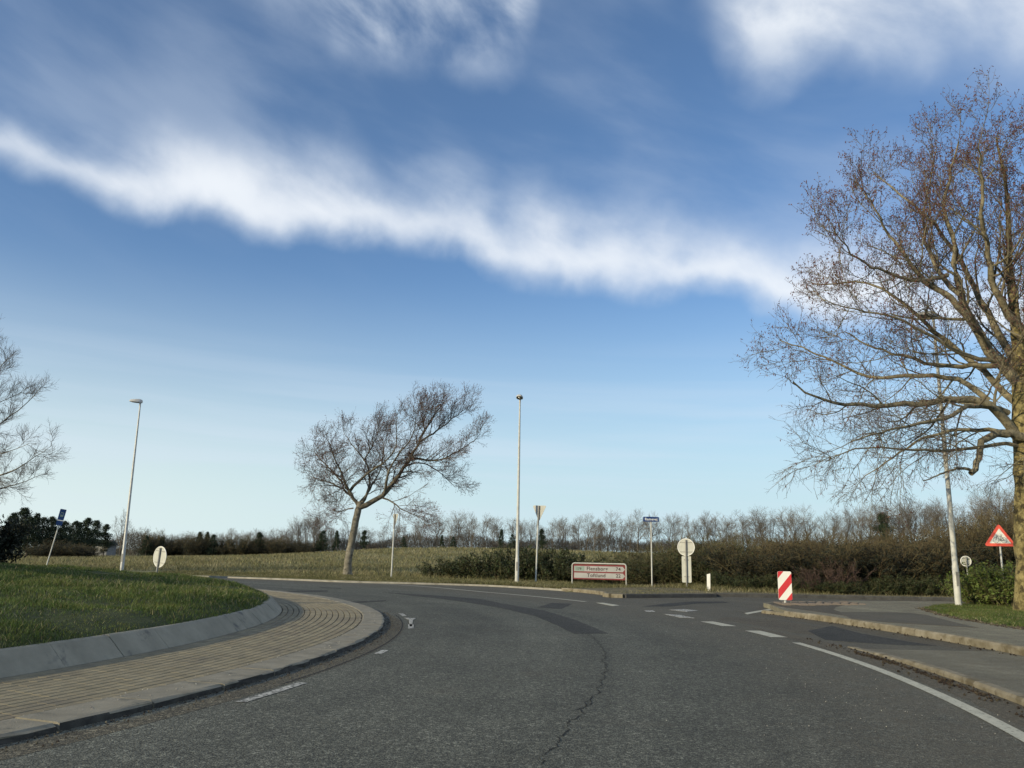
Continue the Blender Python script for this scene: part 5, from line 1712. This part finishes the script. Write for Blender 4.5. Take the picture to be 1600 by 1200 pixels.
Y = 40.0; xq = D(838, 914, Y)[0]
yield_sign('pale give way sign back on a tall post right of the middle lamp', (xq, Y, .1), D(847, 790, Y)[2] - .1, .86, R_(-42), 2.2)
Y = 43.5; xq = D(612.5, 906, Y)[0]
yield_sign('faint give way sign back on a thin post right of the leaning tree trunk', (xq, Y, .06), D(618, 803, Y)[2] - .06, .70, R_(-58), 1.4)


# bus stop sign
def bus_sign():
    Y = 46.0; x = D(72, 876, Y)[0]
    r = thing('bus_stop_sign', 'dark blue bus stop sign tilted on a thin post at the left', 'bus stop sign', (x, Y, .06), 0)
    ht = D(88, 794, Y)[2] - .06
    hb = D(82, 816, Y)[2] - .06
    MB().plate(rrect(-.15, .16, hb + .17, ht, .02), -.012, .008).build('plate', M_BLUE2, r)
    MB().plate(rrect(-.15, .16, hb - .12, hb + .125, .02), -.012, .008).build('lower_plate', M_BLUE2, r)
    MB().box(-.17, .19, -.012, .01, hb + .127, hb + .168).build('white_strip', M_WHITE, r)
    # faint pictogram of a bus
    m = MB(); zc = (hb + .17 + ht) / 2
    m.plate(rrect(-.07, .09, zc - .12, zc + .12, .02), -.0145, -.0125)
    m.build('bus_symbol', M_GREEN, r)
    MB().box(-.05, .07, -.017, -.0148, zc + .0, zc + .08).build('symbol_window', M_BLUE2, r)
    post(r, ht - .05, .030, M_POLE, 0, .045)
    for zz in (hb, ht - .15): MB().box(-.06, .06, .0085, .02, zz, zz + .03).build('bracket', M_GREYPOLE, r)
    r.rotation_euler = (0, R_(9.0), R_(22))


bus_sign()


# marker posts
def marker_post(label, loc, h, w, refl, rotz=0, tilt=0.0):
    r = thing('marker_post', label, 'marker post', loc, rotz, 'white roadside marker posts')
    m = MB(); pr = [(-w / 2, -.03), (w / 2, -.03), (w * .35, .045), (-w * .35, .045)]
    for z, sl in ((-.1, 0), (h, 0)):
        for (a, b) in pr: m.v.append((a, b, z + (0 if z < 0 else (b + .03) * -.5 - .25 * (w / 2 - a))))
    for k in range(4):
        k2 = (k + 1) % 4; m.f.append((k, k2, 4 + k2, 4 + k))
    m.f.append((3, 2, 1, 0)); m.f.append((4, 5, 6, 7))
    m.build('post', M_WHITE, r)
    MB().box(-w * .30, w * .30, -.0345, -.0305, h - .36, h - .12).build('reflector', refl, r)
    r.rotation_euler = (0, R_(tilt), rotz)


marker_post('plain white marker post at the corner of the side road', (D(1107, 910, 33.2)[0], 33.2, .12), D(1106.5, 896, 33.2)[2] - .12, .13, M_WHITE, R_(-15), 1.0)
Yp = 25.2; pz = D(1582, 909, Yp)[2] - .14
marker_post('white marker post with an orange reflector half hidden in the leafy bush', (D(1583, 930, Yp)[0], Yp - .9, .14), pz, .17, M_ORANGE, R_(15), -2.0)


# ------------------------------------------------------------------ labels that tell alike plants apart
MARKS = [(-1e6, 'left edge'), (74, 'bus stop sign'), (196, 'left lamp post'), (247, 'leaning round sign'), (327, 'pointed spruce pair'), (404, 'round-topped pine'), (545, 'wind-swept tree'),
         (613, 'thin give way sign'), (690, 'drooping branch spruce'), (808, 'middle lamp post'), (840, 'tall give way sign'), (935, 'direction sign'), (1018, 'blue name sign'), (1073, 'round plated sign'), (1107, 'white marker post'),
         (1227, 'striped board'), (1300, 'russet bushes'), (1383, 'dark lone pine'), (1490, 'right lamp post'), (1514, 'small round sign'), (1566, 'bicycle triangle'), (1606, 'big trunk'), (1e9, 'right edge')]
ORD = 'first second third fourth fifth sixth seventh eighth ninth tenth eleventh twelfth thirteenth fourteenth fifteenth sixteenth seventeenth eighteenth nineteenth twentieth'.split()
ORD += ['twenty-' + w for w in ORD[:9]] + ['thirtieth'] + ['thirty-' + w for w in ORD[:9]]


def label_in_order(objs, noun):
    def px_of(o):
        d = np.array(o.location) - np.array([0, 0, CAM_H]); return 800 + FPX * (d @ CR) / (d @ FWD)
    seg = {}
    for o in objs:
        p = px_of(o); k = max(i for i in range(len(MARKS)) if MARKS[i][0] <= p); seg.setdefault(k, []).append((p, o))
    for k, l in seg.items():
        l.sort(key=lambda t: t[0])
        for i, (p, o) in enumerate(l):
            first = (ORD[i] + ' ') if len(l) > 1 else 'single '
            o['label'] = f'{first}{noun} between {MARKS[k][1]} and {MARKS[k + 1][1]}'


things = [o for o in COL.objects if o.type == 'EMPTY' and o.get('category')]
for name, noun in (('bare_tree', 'bare tree of the far wood'), ('thicket_shrub', 'bush of the brown thicket'), ('bramble_shrub', 'low bramble bush'),
                   ('green_shrub', 'olive green bush'), ('wood_shrub', 'dark bush at the wood edge')):
    label_in_order([o for o in things if o.name.split('.')[0] == name], noun)
for o, w_ in zip([o for o in things if o.name.startswith('dome_shrub') and o.get('group')], ('left', 'right')):
    o['label'] = f'smaller tan shrub at the {w_} side of the dome shrub below the bus stop sign'
